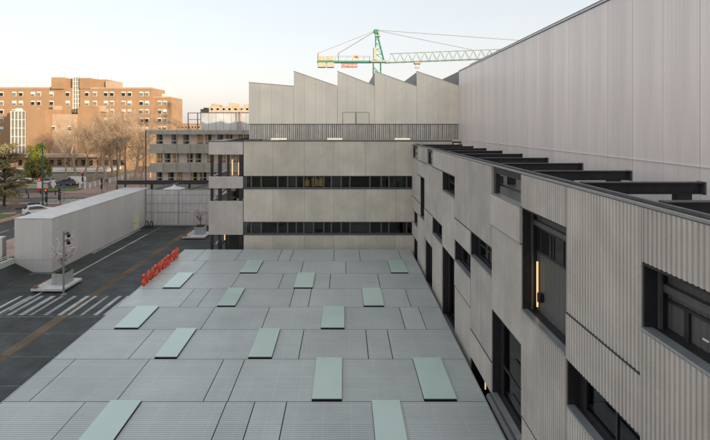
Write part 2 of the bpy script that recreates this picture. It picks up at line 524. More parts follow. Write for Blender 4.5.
# ------------------------------------------------------------------ low roof with skylights, red letters
def roof_z(Y): return EYE - 10.67 - 0.02 * (40.7 - Y)
def roof_Y(y): return 11.484 / ((y - CY) / F + 0.02)
rowY = [roof_Y(y) for y in (250, 261, 273.5, 288.7, 307, 329.4, 359, 401.5)] + [15.8, 12.7, 9.6]
z6 = lambda v: v / 2.63 + 150
z7 = lambda v: v / 2.22 + 180
rows = [   # far to near: joints and skylights as photo x at the row's far edge
    ([z6(145), z6(243), z6(348), z6(378), z6(485), z6(550), z6(652)], []),
    ([z6(150), z6(405), z6(515)], [(z6(258), z6(298)), (z6(625), z6(665))]),
    ([z6(237), z6(352), z6(475), z6(598)], [(z6(75), z6(115)), (z6(390), z6(434))]),
    ([z6(118), z6(160), z6(380), z6(425), z6(670)], [(z6(208), z6(250)), (z6(558), z6(605))]),
    ([z6(172), z6(315), z6(655), z6(705)], [(138, 159), (323.6, 344)]),
    ([154.5, 304, 365.6, 387], [(177.5, 196.4), (260, 280)]),
    ([76, 150, 224, 245], [(317, 341.7), (413, 440)]),
    ([86, 227, 255, 286.8], [(112, 141.5), (372, 399)]),
    ([-60, 300, 420], [(190, 226)]),
    ([-100, 200, 380], [(420, 470)]),
]
low = thing('low_roof_building', 'low building under a wide flat grey panelled roof with pale green skylights', 'building', (-4, 25, 0))
XL, XR = -13.7, 5.72
DK = 0.045
lw = MB().prism([(XL + 0.25, 9.7, 0), (XR - 0.4, 9.7, 0), (XR - 0.4, 9.7, roof_z(9.7) - 0.3), (XL + 0.25, 9.7, roof_z(9.7) - 0.3)], (0, 30.8, 0))
lw.build('wall', M['concrete_far'], low)
sb = MB()
sb.prism([(XL, 9.6, roof_z(9.6) - 0.32), (XL, 40.9, roof_z(40.9) - 0.32), (XL, 40.9, roof_z(40.9) - 0.085), (XL, 9.6, roof_z(9.6) - 0.085)], (XR - XL, 0, 0))
sb.build('roof_slab', M['joint'], low)
for i, (js, sky_l) in enumerate(rows):
    ya, yb = rowY[i], rowY[i + 1]      # far, near
    if i == 0: ya = 40.88
    X = lambda px: (px - CX) * (rowY[i]) / F
    cuts = [(XL - 0.02, XL)] + [(X(j) - 0.022, X(j) + 0.022) for j in js] + [(X(a) - 0.03, X(b) + 0.03) for a, b in sky_l] + [(XR, XR)]
    cuts.sort()
    for (a0, a1), (b0, b1) in zip(cuts, cuts[1:]):
        if b0 - a1 < 0.12: continue
        n = 28; p = (ya - yb - 0.045) / n
        mb = MB(); pr = []
        for k in range(n):
            y = yb + 0.0225 + k * p
            pr += [(y, 0.018), (y + p * 0.7, 0.018), (y + p * 0.76, 0.006), (y + p * 0.94, 0.006)]
        pr.append((yb + 0.0225 + n * p, 0.018))
        ys, ye = pr[0][0], pr[-1][0]
        poly = [(a1, y, roof_z(y) - 0.02 + h) for y, h in pr] + [(a1, ye, roof_z(ye) - 0.08), (a1, ys, roof_z(ys) - 0.08)]
        mb.prism(poly, (b0 - a1, 0, 0))
        mb.build('roof_panel', M['deck'], low)
    for a, b in sky_l:
        x0, x1 = X(a), X(b)
        y0, y1 = yb + 0.08, ya - 0.05
        H = 0.055
        fr = MB().prism([(x0, y0, roof_z(y0) - 0.06), (x1, y0, roof_z(y0) - 0.06), (x1, y0, roof_z(y0) + H), (x0, y0, roof_z(y0) + H)], (0, y1 - y0, roof_z(y1) - roof_z(y0)))
        f = fr.build('skylight', M['steel_dark'], low)
        gl = MB().prism([(x0 - 0.02, y0 - 0.02, roof_z(y0) + H + 0.002), (x1 + 0.02, y0 - 0.02, roof_z(y0) + H + 0.002), (x1 + 0.02, y0 - 0.02, roof_z(y0) + H + 0.03), (x0 - 0.02, y0 - 0.02, roof_z(y0) + H + 0.03)], (0, y1 - y0 + 0.04, roof_z(y1) - roof_z(y0)))
        gl.build('pane', M['skylight'], f)
for x in (XL - 0.06, XR - 0.01):
    et = MB().prism([(x, 9.6, roof_z(9.6) - 0.33), (x, 40.95, roof_z(40.95) - 0.33), (x, 40.95, roof_z(40.95) + 0.004), (x, 9.6, roof_z(9.6) + 0.004)], (0.05, 0, 0))
    et.build('roof_edge', M['flash'], low)

# letters standing along the left edge, read from the street side
sign = thing('roof_letters', 'row of upright red letters standing on the left edge of the flat roof', 'sign', (XL + 0.1, 35, roof_z(35)))
word = 'URGENCIAS'
glyphs = []
for ch in word:
    cu = bpy.data.curves.new('letter', 'FONT')
    cu.body = ch; cu.size = 1.05; cu.extrude = 0.07; cu.offset = 0.012; cu.bevel_depth = 0.006; cu.resolution_u = 4
    tmp = bpy.data.objects.new('letter', cu); col.objects.link(tmp)
    bpy.context.view_layer.update()
    me = bpy.data.meshes.new_from_object(tmp.evaluated_get(bpy.context.evaluated_depsgraph_get()))
    bpy.data.objects.remove(tmp)
    xs = [v.co.x for v in me.vertices]; ys_ = [v.co.y for v in me.vertices]
    glyphs.append((me, min(xs), max(xs), min(ys_)))
total = sum(b - a for _, a, b, _ in glyphs)
gap = (38.75 - 31.95 - total) / (len(word) - 1)
yy = 38.75
for me, a, b, lo in glyphs:
    w = b - a
    mat4 = Matrix(((0, 0, -1, 0), (-1, 0, 0, 0), (0, 1, 0, 0), (0, 0, 0, 1)))
    me.transform(Matrix.Translation((-a, -lo, 0)))
    me.transform(mat4)
    me.transform(Matrix.Translation((0, yy - 35, roof_z(yy - w / 2) - roof_z(35))))
    link('letter', me, M['red_letter'], sign, origin=sign['_o'])
    yy -= w + gap

# ------------------------------------------------------------------ concrete building on the right
X0 = 6.0
CB = [9.55 + 3.22 * k for k in range(-3, 11)]    # column lines
colY = lambda k: (CB[k + 3 - 1], CB[k + 3]) if False else (9.55 + 3.22 * (k - 1), 9.55 + 3.22 * k)
right = thing('concrete_building', 'ribbed concrete panel building with scattered dark windows along the right side', 'building', (X0 + 2, 20, 0))
def Z(z): return EYE + z
PT = 0.28
TOPS, BOTS = [], []
def fpanel(y0, y1, zt, zb, proud=0.0):
    g_ = 0.014
    TOPS.append((y0, y1, zt)); BOTS.append((y0, y1, zb))
    ribbed(mp_minus_x, y0 + g_, y1 - g_, Z(zb) + 0.02, Z(zt) - 0.02, X0 - proud, X0 + PT, 0.134, 0.028).build('facade_panel', M['concrete'], right)
def liner(y0, y1, zt, zb, depth, part, mat, floor=True, t=0.05):
    mb = MB()
    x0, x1 = X0 + 0.03, X0 + depth
    mb.box(x0, x1, y1 - t, y1 + 0.0, Z(zb), Z(zt))
    mb.box(x0, x1, y0, y0 + t, Z(zb), Z(zt))
    mb.box(x0, x1, y0 + t, y1 - t, Z(zt) - t, Z(zt))
    mb.box(x0, x1, y0 + t, y1 - t, Z(zb), Z(zb) + t)
    return mb.build('reveal', mat, part)
def sill(y0, y1, zb, part, wide=0.0):
    MB().box(X0 - 0.035 - wide, X0 + 0.2, y0 + 0.02, y1 - 0.02, Z(zb) + 0.004, Z(zb) + 0.06).build('sill', M['flash'], part)
def fwindow(y0, y1, zt, zb, mull=(0.62,), transom=None, glint=None, blind=False):
    x = X0 + 0.34
    mb = MB(); w = 0.07
    mb.box(x, x + 0.08, y0 + 0.05, y0 + 0.05 + w, Z(zb) + 0.05, Z(zt) - 0.05)
    mb.box(x, x + 0.08, y1 - 0.05 - 0.34, y1 - 0.05, Z(zb) + 0.05, Z(zt) - 0.05)
    mb.box(x, x + 0.08, y0 + 0.05 + w, y1 - 0.39, Z(zt) - 0.05 - w, Z(zt) - 0.05)
    mb.box(x, x + 0.08, y0 + 0.05 + w, y1 - 0.39, Z(zb) + 0.05, Z(zb) + 0.05 + w)
    for q in mull:
        ym = y0 + (y1 - y0) * q
        mb.box(x - 0.005, x + 0.075, ym - 0.03, ym + 0.03, Z(zb) + 0.05 + w, Z(zt) - 0.05 - w)
    if transom:
        zz = zb + (zt - zb) * transom
        mb.box(x - 0.008, x + 0.07, y0 + 0.05 + w, y1 - 0.39, Z(zz) - 0.035, Z(zz) + 0.035)
    win = mb.build('window', M['steel_dark'], right)
    liner(y0, y1, zt, zb, 0.42, win, M['steel_dark'])
    sill(y0, y1, zb, win)
    MB().box(x + 0.03, x + 0.045, y0 + 0.06, y1 - 0.06, Z(zb) + 0.06, Z(zt) - 0.06).build('pane', M['pane_clear'], win)
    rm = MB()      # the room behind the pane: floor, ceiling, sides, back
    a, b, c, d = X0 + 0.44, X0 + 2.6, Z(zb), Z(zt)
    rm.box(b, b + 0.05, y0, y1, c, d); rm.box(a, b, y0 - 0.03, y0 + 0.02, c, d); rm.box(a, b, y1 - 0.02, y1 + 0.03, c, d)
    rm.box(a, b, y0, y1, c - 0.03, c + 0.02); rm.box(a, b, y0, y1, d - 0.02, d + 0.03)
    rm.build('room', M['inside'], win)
    if blind:
        MB().box(x + 0.12, x + 0.14, y0 + 0.1, y0 + (y1 - y0) * 0.62, Z(zb) + (zt - zb) * 0.5, Z(zt) - 0.1).build('blind', M['inside_wall'], win)
    return win
def led(y, x, z0, z1, part):
    MB().box(x, x + 0.05, y - 0.02, y + 0.02, Z(z0), Z(z1)).build('light_tube', M['led'], part)

T = -1.62
a_, b_, c_, d_, e_ = -2.75, -3.93, -4.97, -6.13, -7.28
BOT = -14.0
def col_(k): return colY(k)
for k in (-2, -1):
    y0, y1 = col_(k)
    fpanel(y0, y1, T, c_); fpanel(y0, y1, c_, -8.4); fpanel(y0, y1, -8.4, BOT)
def loggia(y0, y1, zt, zb, kind):
    D_ = 0.5
    x = X0 + D_ - 0.05
    mb = MB()
    mb.box(X0 + 0.3, X0 + 0.36, y1 - 0.12, y1 - 0.05, Z(zb) + 0.05, Z(zt) - 0.05)
    win = mb.build('loggia', M['steel_mid'], right)
    liner(y0, y1, zt, zb, D_, win, M['steel_dark'])
    sill(y0, y1, zb, win)
    ribbed(mp_minus_x, y0 + 0.05, y1 - 0.05, Z(zb) + 0.05, Z(zt) - 0.05, X0 + D_, X0 + D_ + 0.1, 0.32 if kind == 'tall' else 0.161, 0.012).build('back_wall', M['inside_wall'], win)
    if kind == 'tall':
        za, zc_ = Z(-3.4), Z(-4.12)
        fr = MB().box(x, x + 0.045, y0 + 0.05, y1 - 0.06, zc_ - 0.07, zc_).box(x, x + 0.045, y0 + 0.05, y1 - 0.06, za, za + 0.06)
        for q in (0.1, 0.36, 0.56, 0.62, 0.84): fr.box(x - 0.004, x + 0.04, y0 + (y1 - y0) * q - 0.04, y0 + (y1 - y0) * q + 0.04, zc_, za)
        fr.build('clerestory_frame', M['steel_dark'], win)
        MB().box(x + 0.02, x + 0.035, y0 + 0.05, y1 - 0.06, zc_, za).build('pane', M['pane'], win)
        led(y1 - 0.3, x - 0.06, -6.0, -4.5, win)
        MB().cbox(x - 0.12, x + 0.045, y1 - 0.62, y1 - 0.45, Z(-5.75), Z(-5.45), 0.03).build('wall_lamp', M['black'], win)
    else:
        fr = MB().box(x, x + 0.045, y0 + 0.05, y1 - 0.06, Z(-3.5), Z(-3.44))
        for q in (0.8, 0.3): fr.box(x - 0.004, x + 0.04, y0 + (y1 - y0) * q - 0.06, y0 + (y1 - y0) * q + 0.06, Z(zb) + 0.05, Z(-3.5))
        fr.build('door_frame', M['steel_dark'], win)
        MB().tube([(x - 0.04, y0 + 2.1, Z(zb) + 0.3), (x - 0.04, y0 + 1.95, Z(zb) + 0.3)], 0.03, 6).build('door_handle', M['flash'], win)
    return win
y0, y1 = col_(0); fpanel(y0, y1, T, a_); loggia(y0, y1, a_, -4.1, 'wide'); fpanel(y0, y1, -4.1, -8.4, 0.03); fpanel(y0, y1, -8.4, BOT)
y0, y1 = col_(1); fpanel(y0, y1, T, -5.03); fpanel(y0, y1, -5.03, -6.28, 0.02); fwindow(y0, y1, -6.28, -7.55, (0.45,)); fpanel(y0, y1, -7.55, BOT)
y0, y1 = col_(2); fpanel(y0, y1, T, a_, 0.02); loggia(y0, y1, a_, -6.22, 'tall'); fpanel(y0, y1, -6.22, -9.78, 0.02); fpanel(y0, y1, -9.78, BOT)
y0, y1 = col_(3); fpanel(y0, y1, a_, -4.0, 0.06); fpanel(y0, y1, -4.0, -7.43)
w_ = fwindow(y0, y1, -7.43, -10.85, (), 0.38, blind=True); led(y1 - 1.1, X0 + 0.6, -10.9, -10.1, w_)
MB().tube([(X0 - 0.1, y0, Z(-10.98)), (X0 - 0.1, y1, Z(-10.98))], 0.13, 10).build('rounded_sill', M['steel_mid'], w_)
fpanel(y0, y1, -10.85, BOT)
NOTCH = [(y0, y1)]
y0, y1 = col_(4); fpanel(y0, y1, T, c_); fwindow(y0, y1, c_, d_, (0.5,), 0.55); fpanel(y0, y1, d_, -9.6); fpanel(y0, y1, -9.6, -10.9, 0.02)
w_ = fwindow(y0, y1, -10.9, -13.5, (0.5,)); led(y1 - 1.6, X0 + 0.2, -11.6, -10.95, w_); fpanel(y0, y1, -13.5, BOT)
y0, y1 = col_(5); fpanel(y0, y1, T, c_); fpanel(y0, y1, c_, d_, 0.02); fwindow(y0, y1, d_, e_, (0.5,)); fpanel(y0, y1, e_, -8.62, 0.02); fpanel(y0, y1, -8.62, BOT)
y0, y1 = col_(6); fpanel(y0, y1, T, a_); fwindow(y0, y1, a_, b_, (0.4,), 0.5); fpanel(y0, y1, b_, e_, 0.02); w_ = fwindow(y0, y1, e_, -11.5, (0.5,)); led(y0 + 0.62, X0 + 0.3, -10.3, -8.95, w_); fpanel(y0, y1, -11.5, BOT)
y0, y1 = col_(7); fpanel(y0, y1, T, a_); fpanel(y0, y1, a_, d_); fwindow(y0, y1, d_, e_, (0.5,)); fpanel(y0, y1, e_, BOT, 0.02)
y0, y1 = col_(8); fpanel(y0 + 2.1, y1, T, a_); NOTCH.append((y0, y0 + 2.1)); fpanel(y0, y1, a_, -6.1); fpanel(y0, y1, -6.1, -8.28, 0.02); fwindow(y0, y1 - 0.5, -8.28, -11.5, (0.5,)); fpanel(y1 - 0.5, y1, -8.28, -11.5); fpanel(y0, y1, -11.5, BOT)
y0, y1 = col_(9); fpanel(y0, y1, T, a_); fpanel(y0, y1, a_, b_); fwindow(y0, y0 + 1.85, b_, -7.12, (0.5,)); fpanel(y0 + 1.85, y1, b_, -6.1); fpanel(y0 + 1.85, y1, -6.1, -7.12); fpanel(y0, y1, -7.12, BOT, 0.02)
y0, y1 = col_(10); NOTCH.append((y0, y1)); fpanel(y0, y1, a_, -6.1); fpanel(y0, y1, -6.1, -7.2, 0.02); fwindow(y0, y0 + 1.9, -7.2, -8.28, (0.5,)); fpanel(y0 + 1.9, y1, -7.2, -8.28); fpanel(y0, y1, -8.28, -9.45, 0.02); fwindow(y0, y0 + 2.0, -9.45, -12.0, (0.5,)); fpanel(y0 + 2.0, y1, -9.45, -12.0); fpanel(y0, y1, -12.0, BOT)
YE = 9.55 + 32.2
for y0, y1, zz in BOTS:          # dark strip painted as the shadow gap in every horizontal joint between two panels
    if any(abs(zz - b[2]) < 0.01 and b[0] < y1 - 0.1 and b[1] > y0 + 0.1 for b in TOPS):
        MB().box(X0 - 0.024, X0 + 0.2, y0 + 0.016, y1 - 0.016, Z(zz) - 0.016, Z(zz) + 0.016).build('joint_strip', M['shadow_joint'], right)
YS = 9.55 - 3.22 * 3
# parapet steel: light edge, dark channel, inner beam
for (ya, yb) in [(YS, YE)]:
    MB().box(X0 - 0.01, X0 + 0.05, ya, yb, Z(T) + 0.005, Z(T) + 0.06).build('parapet_edge', M['flash'], right)
    MB().box(X0 + 0.06, X0 + 0.26, ya, yb, Z(T) - 0.02, Z(T) + 0.02).build('parapet_channel', M['steel_dark'], right)
    MB().box(X0 + 0.27, X0 + 0.36, ya, yb, Z(T) - 0.28, Z(T) + 0.09).build('edge_beam', M['steel_mid'], right)
for ya, yb in NOTCH:
    mb = MB()
    mb.box(X0 + 0.08, X0 + 0.24, yb - 0.3, yb - 0.04, Z(a_) + 0.07, Z(T) - 0.03)
    mb.box(X0 + 0.08, X0 + 0.24, ya + 0.04, ya + 0.16, Z(a_) + 0.07, Z(T) - 0.03)
    mb.box(X0 + 0.08, X0 + 0.2, ya + 0.17, yb - 0.31, Z(T) - 0.26, Z(T) - 0.03)
    n_ = mb.build('open_frame', M['steel_dark'], right)
    sill(ya, yb, a_, n_)
    MB().box(X0 + 0.3, X0 + 0.36, ya + 0.1, yb - 0.1, Z(a_) + 0.35, Z(a_) + 0.43).build('guard_rail', M['steel_dark'], n_)
# terrace floor and beams across it
MB().box(X0 + 0.37, 10.35, YS, 42.7, Z(-3.3), Z(-3.15)).build('terrace_floor', M['steel_mid'], right)
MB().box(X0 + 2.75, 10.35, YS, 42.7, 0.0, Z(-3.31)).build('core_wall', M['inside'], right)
MB().box(X0 + 0.0, 10.35, YS - 0.3, YS - 0.02, 0.0, Z(-1.7)).build('end_wall', M['concrete'], right)
for k in range(0, 11):
    Y = 9.55 + 3.22 * k - 0.1
    mb = MB()
    zt = Z(-1.5)
    mb.box(X0 + 0.37, 9.55, Y - 0.13, Y + 0.13, zt - 0.03, zt)
    mb.box(X0 + 0.37, 9.55, Y - 0.02, Y + 0.02, zt - 0.28, zt - 0.03)
    mb.box(X0 + 0.37, 9.55, Y - 0.13, Y + 0.13, zt - 0.31, zt - 0.28)
    bm_ = mb.build('roof_beam', M['steel_dark'], right)
    MB().box(9.555, 9.6, Y - 0.15, Y + 0.15, zt - 0.33, zt + 0.015).build('end_plate', M['steel_mid'], bm_)
    MB().box(8.85, 9.25, Y - 0.1, Y + 0.1, Z(-3.14), zt - 0.315).build('post', M['steel_dark'], bm_)

# ------------------------------------------------------------------ tall metal-clad hall on the right
X1 = 10.4
hall = thing('metal_clad_hall', 'long pale metal-clad hall with tall ribbed wall rising at the right edge', 'building', (17, 10, 0))
pw = 1.61
base = ribbed(mp_minus_x, 0.009, pw - 0.009, Z(-3.1), Z(4.93), X1, X1 + 0.12, pw / 9, 0.008).mesh('cladding_panel', (0, 0, 0))
k = 0
yp = 42.8 - pw
while yp > -24:
    o = bpy.data.objects.new('cladding_panel', base); col.objects.link(o)
    if not base.materials: base.materials.append(M['clad_warm'])
    o.parent = hall; o.location = Vector((0, yp, 0)) - Vector(hall['_o'])
    yp -= pw
MB().box(X1 + 0.13, 24, -24, 42.75, 0, Z(4.9)).build('core', M['steel_mid'], hall)
MB().box(X1 - 0.06, X1 + 0.5, -24, 42.8, Z(4.95), Z(5.03)).build('coping', M['flash'], hall)
MB().box(X1 + 0.02, X1 + 0.2, -24, 39.2, Z(5.035), Z(5.12)).build('roof_gutter', M['steel_mid'], hall)
MB().box(X1 - 0.03, X1 - 0.003, -24, 42.75, Z(-1.2), Z(-1.175)).build('flashing', M['clad_warm'], hall)
MB().box(24.01, 52, -75, 31, 0, Z(11)).build('sun_blocker', M['concrete_far'], hall)  # unseen mass, added to keep the sun off the sawtooth wall and courtyard
MB().box(-40, X1 + 0.1, -24, -3.0, 0, Z(-1.7)).build('sky_blocker', M['concrete_far'], hall)  # unseen mass added behind the camera to block sky light, kept low

# ------------------------------------------------------------------ sawtooth hall at the end
YS_ = 42.8
S = YS_ / F
def sx(px): return (px - CX) * S
def sz(py): return EYE - (py - CY) * S
saw = thing('sawtooth_hall', 'pale metal-clad hall with a sawtooth roofline behind the concrete parapet', 'building', (0, 50, 0))
prof = [(248.8, 82.2), (293.7, 86), (293.8, 71), (337.3, 86), (337.4, 71), (374.6, 85.5), (374.7, 71.1), (416.7, 86), (416.8, 71.1), (458.9, 85.3)]
teeth = [(prof[i], prof[i + 1]) for i in range(0, 10, 2)]
for (xa, ya), (xb, yb) in teeth:
    n = 4
    for i in range(n):
        u0, u1 = i / n, (i + 1) / n
        p0, p1 = xa + (xb - xa) * u0, xa + (xb - xa) * u1
        q0, q1 = ya + (yb - ya) * u0, ya + (yb - ya) * u1
        x0, x1 = sx(p0) + 0.004, sx(p1) - 0.004
        zb = sz(123.9)
        MB().prism([(x0, YS_, zb), (x1, YS_, zb), (x1, YS_, sz(q1) - 0.02), (x0, YS_, sz(q0) - 0.02)], (0, 0.1, 0)).build('cladding_panel', M['clad_saw'], saw)
    core = MB().prism([(sx(xa) + 0.02, YS_ + 0.11, sz(139)), (sx(xb), YS_ + 0.11, sz(139)), (sx(xb), YS_ + 0.11, sz(yb) - 0.06), (sx(xa) + 0.02, YS_ + 0.11, sz(ya) - 0.06)], (0, 22, 0))
    core.build('roof_bay', M['steel_mid'], saw)
    tr = MB().prism([(sx(xa) - 0.02, YS_ - 0.03, sz(ya) - 0.015), (sx(xb), YS_ - 0.03, sz(yb) - 0.015), (sx(xb), YS_ - 0.03, sz(yb) + 0.03), (sx(xa) - 0.02, YS_ - 0.03, sz(ya) + 0.03)], (0, 0.3, 0))
    tr.build('roof_trim', M['flash'], saw)
# the last bay behind the right hall
MB().prism([(10.42, YS_ + 0.12, sz(139)), (14.2, YS_ + 0.12, sz(139)), (14.2, YS_ + 0.12, sz(86)), (10.42, YS_ + 0.12, sz(71.1))], (0, 22, 0)).build('roof_bay', M['steel_mid'], saw)
MB().box(sx(248.8), sx(459), YS_ + 0.16, YS_ + 0.2, sz(139.5), sz(124)).build('screen_backing', M['screen'], saw)
xx = sx(249)
while xx < sx(458.5):
    w = random.choice((0.12, 0.13, 0.15))
    MB().box(xx, xx + w, YS_ + 0.04, YS_ + 0.14, sz(139.2), sz(124.2)).build('screen_slat', M['slat'], saw)
    xx += 0.185
MB().box(sx(248.6), sx(459), YS_ - 0.015, YS_ + 0.13, sz(124.15), sz(123.75)).build('flashing', M['steel_mid'], saw)
for xa, xb in ((342.6, 355.6), (356.2, 369.2)):
    dr = MB().box(sx(xa), sx(xb), YS_ - 0.025, YS_ - 0.002, sz(123.6), sz(112)).build('door_leaf', M['clad_saw'], saw)
    fr = MB()
    for a, b, c, d in ((xa, xa + 0.35, 112, 123.6), (xb - 0.35, xb, 112, 123.6)): fr.box(sx(a), sx(b), YS_ - 0.04, YS_ - 0.024, sz(d), sz(c))
    fr.box(sx(xa + 0.36), sx(xb - 0.36), YS_ - 0.04, YS_ - 0.024, sz(112.4), sz(112))
    fr.build('door_frame', M['steel_mid'], dr)

# ------------------------------------------------------------------ far concrete building below it
YF = 41.5
Sf = YF / F
def fx(px): return (px - CX) * Sf
def fz(py): return EYE - (py - CY) * Sf
far = thing('concrete_building', 'plain beige concrete building with two long window strips at the far end', 'building', (-1, 44, 0))
XA, XB = fx(243.6), 9.5
jx = [XA] + [fx(v) for v in (273, 304.8, 334, 365, 395.5)] + [fx(426), XB]
for zt, zb in ((141.3, 175.8), (189.3, 221.8), (235.2, 285.0)):
    for i in range(len(jx) - 1):
        MB().cbox(jx[i] + 0.005, jx[i + 1] - 0.005, YF, YF + 0.3, fz(zb), fz(zt), 0.006).build('facade_panel', M['concrete_far'], far)
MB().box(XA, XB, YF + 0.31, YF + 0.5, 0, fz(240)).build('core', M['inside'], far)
mulls = [244, 245.8, 251, 261, 277.5, 287.4, 296.2, 303.6, 313.5, 323.8, 331.3, 341.2, 350, 370, 381.3, 389, 406.8, 412.5]
for zt, zb, glint in ((176.2, 188.9, (7, 8)), (222.2, 234.8, ())):
    fr = MB()
    fr.box(XA, XB, YF + 0.12, YF + 0.22, fz(zb), fz(zb - 1.5)); fr.box(XA, XB, YF + 0.12, YF + 0.22, fz(zt + 0.5), fz(zt))
    for m_ in mulls: fr.box(fx(m_) - 0.06, fx(m_) + 0.06, YF + 0.1, YF + 0.2, fz(zb - 1.5), fz(zt + 0.5))
    st = fr.build('window_strip', M['frame'], far)
    MB().box(XA, XB, YF - 0.03, YF + 0.12, fz(zb + 0.3), fz(zb - 0.35)).build('sill', M['steel_mid'], st)
    MB().box(XA, XB, YF + 2.2, YF + 2.3, fz(zb), fz(zt)).box(XA, XB, YF + 0.24, YF + 2.2, fz(zb) - 0.05, fz(zb)).box(XA, XB, YF + 0.24, YF + 2.2, fz(zt), fz(zt) + 0.05).build('room', M['inside'], st)
    for i in range(len(mulls) - 1):
        a, b = fx(mulls[i]) + 0.06, fx(mulls[i + 1]) - 0.06
        if b - a < 0.15: continue
        MB().box(a, b, YF + 0.15, YF + 0.165, fz(zb - 1.5), fz(zt + 0.5)).build('pane', M['pane_clear'], st)
        if (i * 7 + int(zt)) % 5 == 1:
            MB().box(a, b, YF + 0.32, YF + 0.34, fz(zb - 2), fz(zt + 0.5 + 0)).build('blind', M['frame'], st)
    for i in glint:
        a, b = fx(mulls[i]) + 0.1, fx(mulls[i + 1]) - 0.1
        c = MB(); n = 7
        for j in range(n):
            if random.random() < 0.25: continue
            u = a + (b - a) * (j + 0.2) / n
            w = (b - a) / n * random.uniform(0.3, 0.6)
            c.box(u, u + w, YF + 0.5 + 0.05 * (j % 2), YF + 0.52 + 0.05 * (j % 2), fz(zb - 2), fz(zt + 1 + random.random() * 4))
        c.build('painted_glint', mat_emit('painted_glint', (0.9, 0.55, 0.18), 0.08), st)  # faintly glowing strips imitate a golden reflection in these panes
MB().box(XA - 0.02, XB, YF - 0.04, YF + 0.33, fz(141.2), fz(140.2)).build('coping', M['steel_mid'], far)
MB().box(XA, 10.35, YF + 0.34, YS_ + 0.1, fz(143), fz(141.8)).build('gutter', M['steel_dark'], far)
for xa, xb in ((270, 286), (327, 342.5), (395.5, 411)):
    MB().box(fx(xa), fx(xb), YF + 0.6, YF + 0.7, fz(139.9), fz(138.2)).build('strip_light', M['led_pale'], far)

# ------------------------------------------------------------------ open stair block at its left
stair = thing('stair_block', 'open concrete stair block with dark posts and warm light tubes', 'building', (-10, 44, 0))
SX0, SX1 = fx(208.8), fx(243.2)
def band(y0, y1, x0=SX0, dz=0):
    w = fx(1) - fx(0)
    MB().cbox(x0, SX1 - 0.02, YF - 0.05, YF + 0.25, fz(y1), fz(y0), 0.012).build('facade_panel', M['concrete'], stair)
    MB().cbox(x0, x0 + 0.28, YF + 0.27, YF + 6.0, fz(y1), fz(y0), 0.012).build('facade_panel', M['concrete'], stair)
band(142, 154.5); band(176.5, 188.2); band(201, 234.6)
for yy_ in (152, 185, 231):
    MB().box(SX0 + 0.29, SX1 - 0.05, YF + 0.26, YF + 6, fz(yy_) - 0.12, fz(yy_) + 0.12).build('floor_slab', M['steel_mid'], stair)
for ya, yb in ((154.5, 176.5), (188.2, 201), (234.6, 287)):
    for px in (211.5, 219.5, 228, 240.5):
        w = 0.28 if px in (219.5, 240.5) else 0.2
        MB().box(fx(px) - w / 2, fx(px) + w / 2, YF + 0.05, YF + 0.3, fz(yb), fz(ya)).build('post', M['steel_dark'], stair)
for ya, yb, xs_ in ((154.5, 176.5, ((228, 243),)), (188.2, 201, ((221, 243),)), (234.6, 285, ((209, 243),))):
    for xa, xb in xs_:
        MB().box(fx(xa), fx(xb), YF + 5.6, YF + 5.8, fz(yb) - 0.6, fz(ya) + 0.4).build('back_wall', M['inside'], stair)
for px, ya, yb in ((230.4, 160, 176), (237, 163, 176), (222.6, 235.2, 242), (238, 241, 244.5), (238, 246.5, 251)):
    MB().box(fx(px) - 0.045, fx(px) + 0.045, YF + 0.7, YF + 0.76, fz(yb), fz(ya)).build('light_tube', M['led'], stair)
MB().bar((fx(213), YF + 1.0, fz(199)), (fx(222), YF + 3.5, fz(190)), 0.08).build('stair_rail', M['flash'], stair)
MB().bar((fx(213), YF + 1.0, fz(247)), (fx(218), YF + 1.2, fz(240)), 0.12).build('stair_rail', M['flash'], stair)
MB().bar((fx(214), YF + 0.8, fz(253)), (fx(226), YF + 3.0, fz(238)), 0.14).build('stair_string', M['flash'], stair)
MB().box(SX0 + 0.05, SX1 - 0.03, YF + 0.0, YF + 6.0, fz(141.9), fz(140.9)).build('roof', M['steel_mid'], stair)
MB().prism([(SX0 + 1.2, YF + 0.8, fz(140.8)), (SX1, YF + 0.8, fz(140.8)), (SX1, YF + 0.8, fz(138.0))], (0, 4.5, 0)).build('roof_ramp', M['steel_dark'], stair)

# ------------------------------------------------------------------ grey box building, door, screen wall
boxb = thing('grey_box_building', 'long low grey metal-clad box building beside the dark courtyard', 'building', (-29.7, 56, 0))
MB().box(BX0 + 0.1, BX1 - 0.1, BY0 + 0.1, BY1 - 0.05, 0, BZ - 0.05).build('core', M['joint'], boxb)
n = 20; w = (BY1 - BY0) / n
for i in range(n):
    y0 = BY0 + i * w
    ribbed(lambda u, w_, d: (-d, u, w_), y0 + 0.004, y0 + w - 0.004, 0.03, BZ - 0.06, -BX1, -BX1 + 0.09, 0.15, 0.011).build('cladding_panel', M['clad_box'], boxb)
n = 4; w = (BX1 - BX0) / n
for i in range(n):
    x0 = BX0 + i * w
    for z0, z1 in ((0.03, 1.19), (1.21, BZ - 0.06)):
        ribbed(mp_minus_y, x0 + 0.004, x0 + w - 0.004, z0, z1, BY0, BY0 + 0.09, 0.15, 0.011).build('cladding_panel', M['clad_box'], boxb)
MB().box(BX0 - 0.02, BX1 + 0.02, BY0 - 0.02, BY1, BZ - 0.055, BZ + 0.03).build('roof', M['glasshouse'], boxb)
dY = 63.4
dr = MB().box(BX1 + 0.002, BX1 + 0.05, dY - 0.75, dY + 0.75, 0.1, 2.32).build('door', M['door_yellow'], boxb)
MB().box(BX1 + 0.004, BX1 + 0.09, dY - 0.86, dY - 0.76, 0.1, 2.42).box(BX1 + 0.004, BX1 + 0.09, dY + 0.76, dY + 0.86, 0.1, 2.42).box(BX1 + 0.004, BX1 + 0.09, dY - 0.75, dY + 0.75, 2.33, 2.42).build('frame', M['window_white'], dr)
MB().box(BX1 + 0.05, BX1 + 0.12, dY - 0.62, dY - 0.56, 1.0, 1.15).build('handle', M['black'], dr)

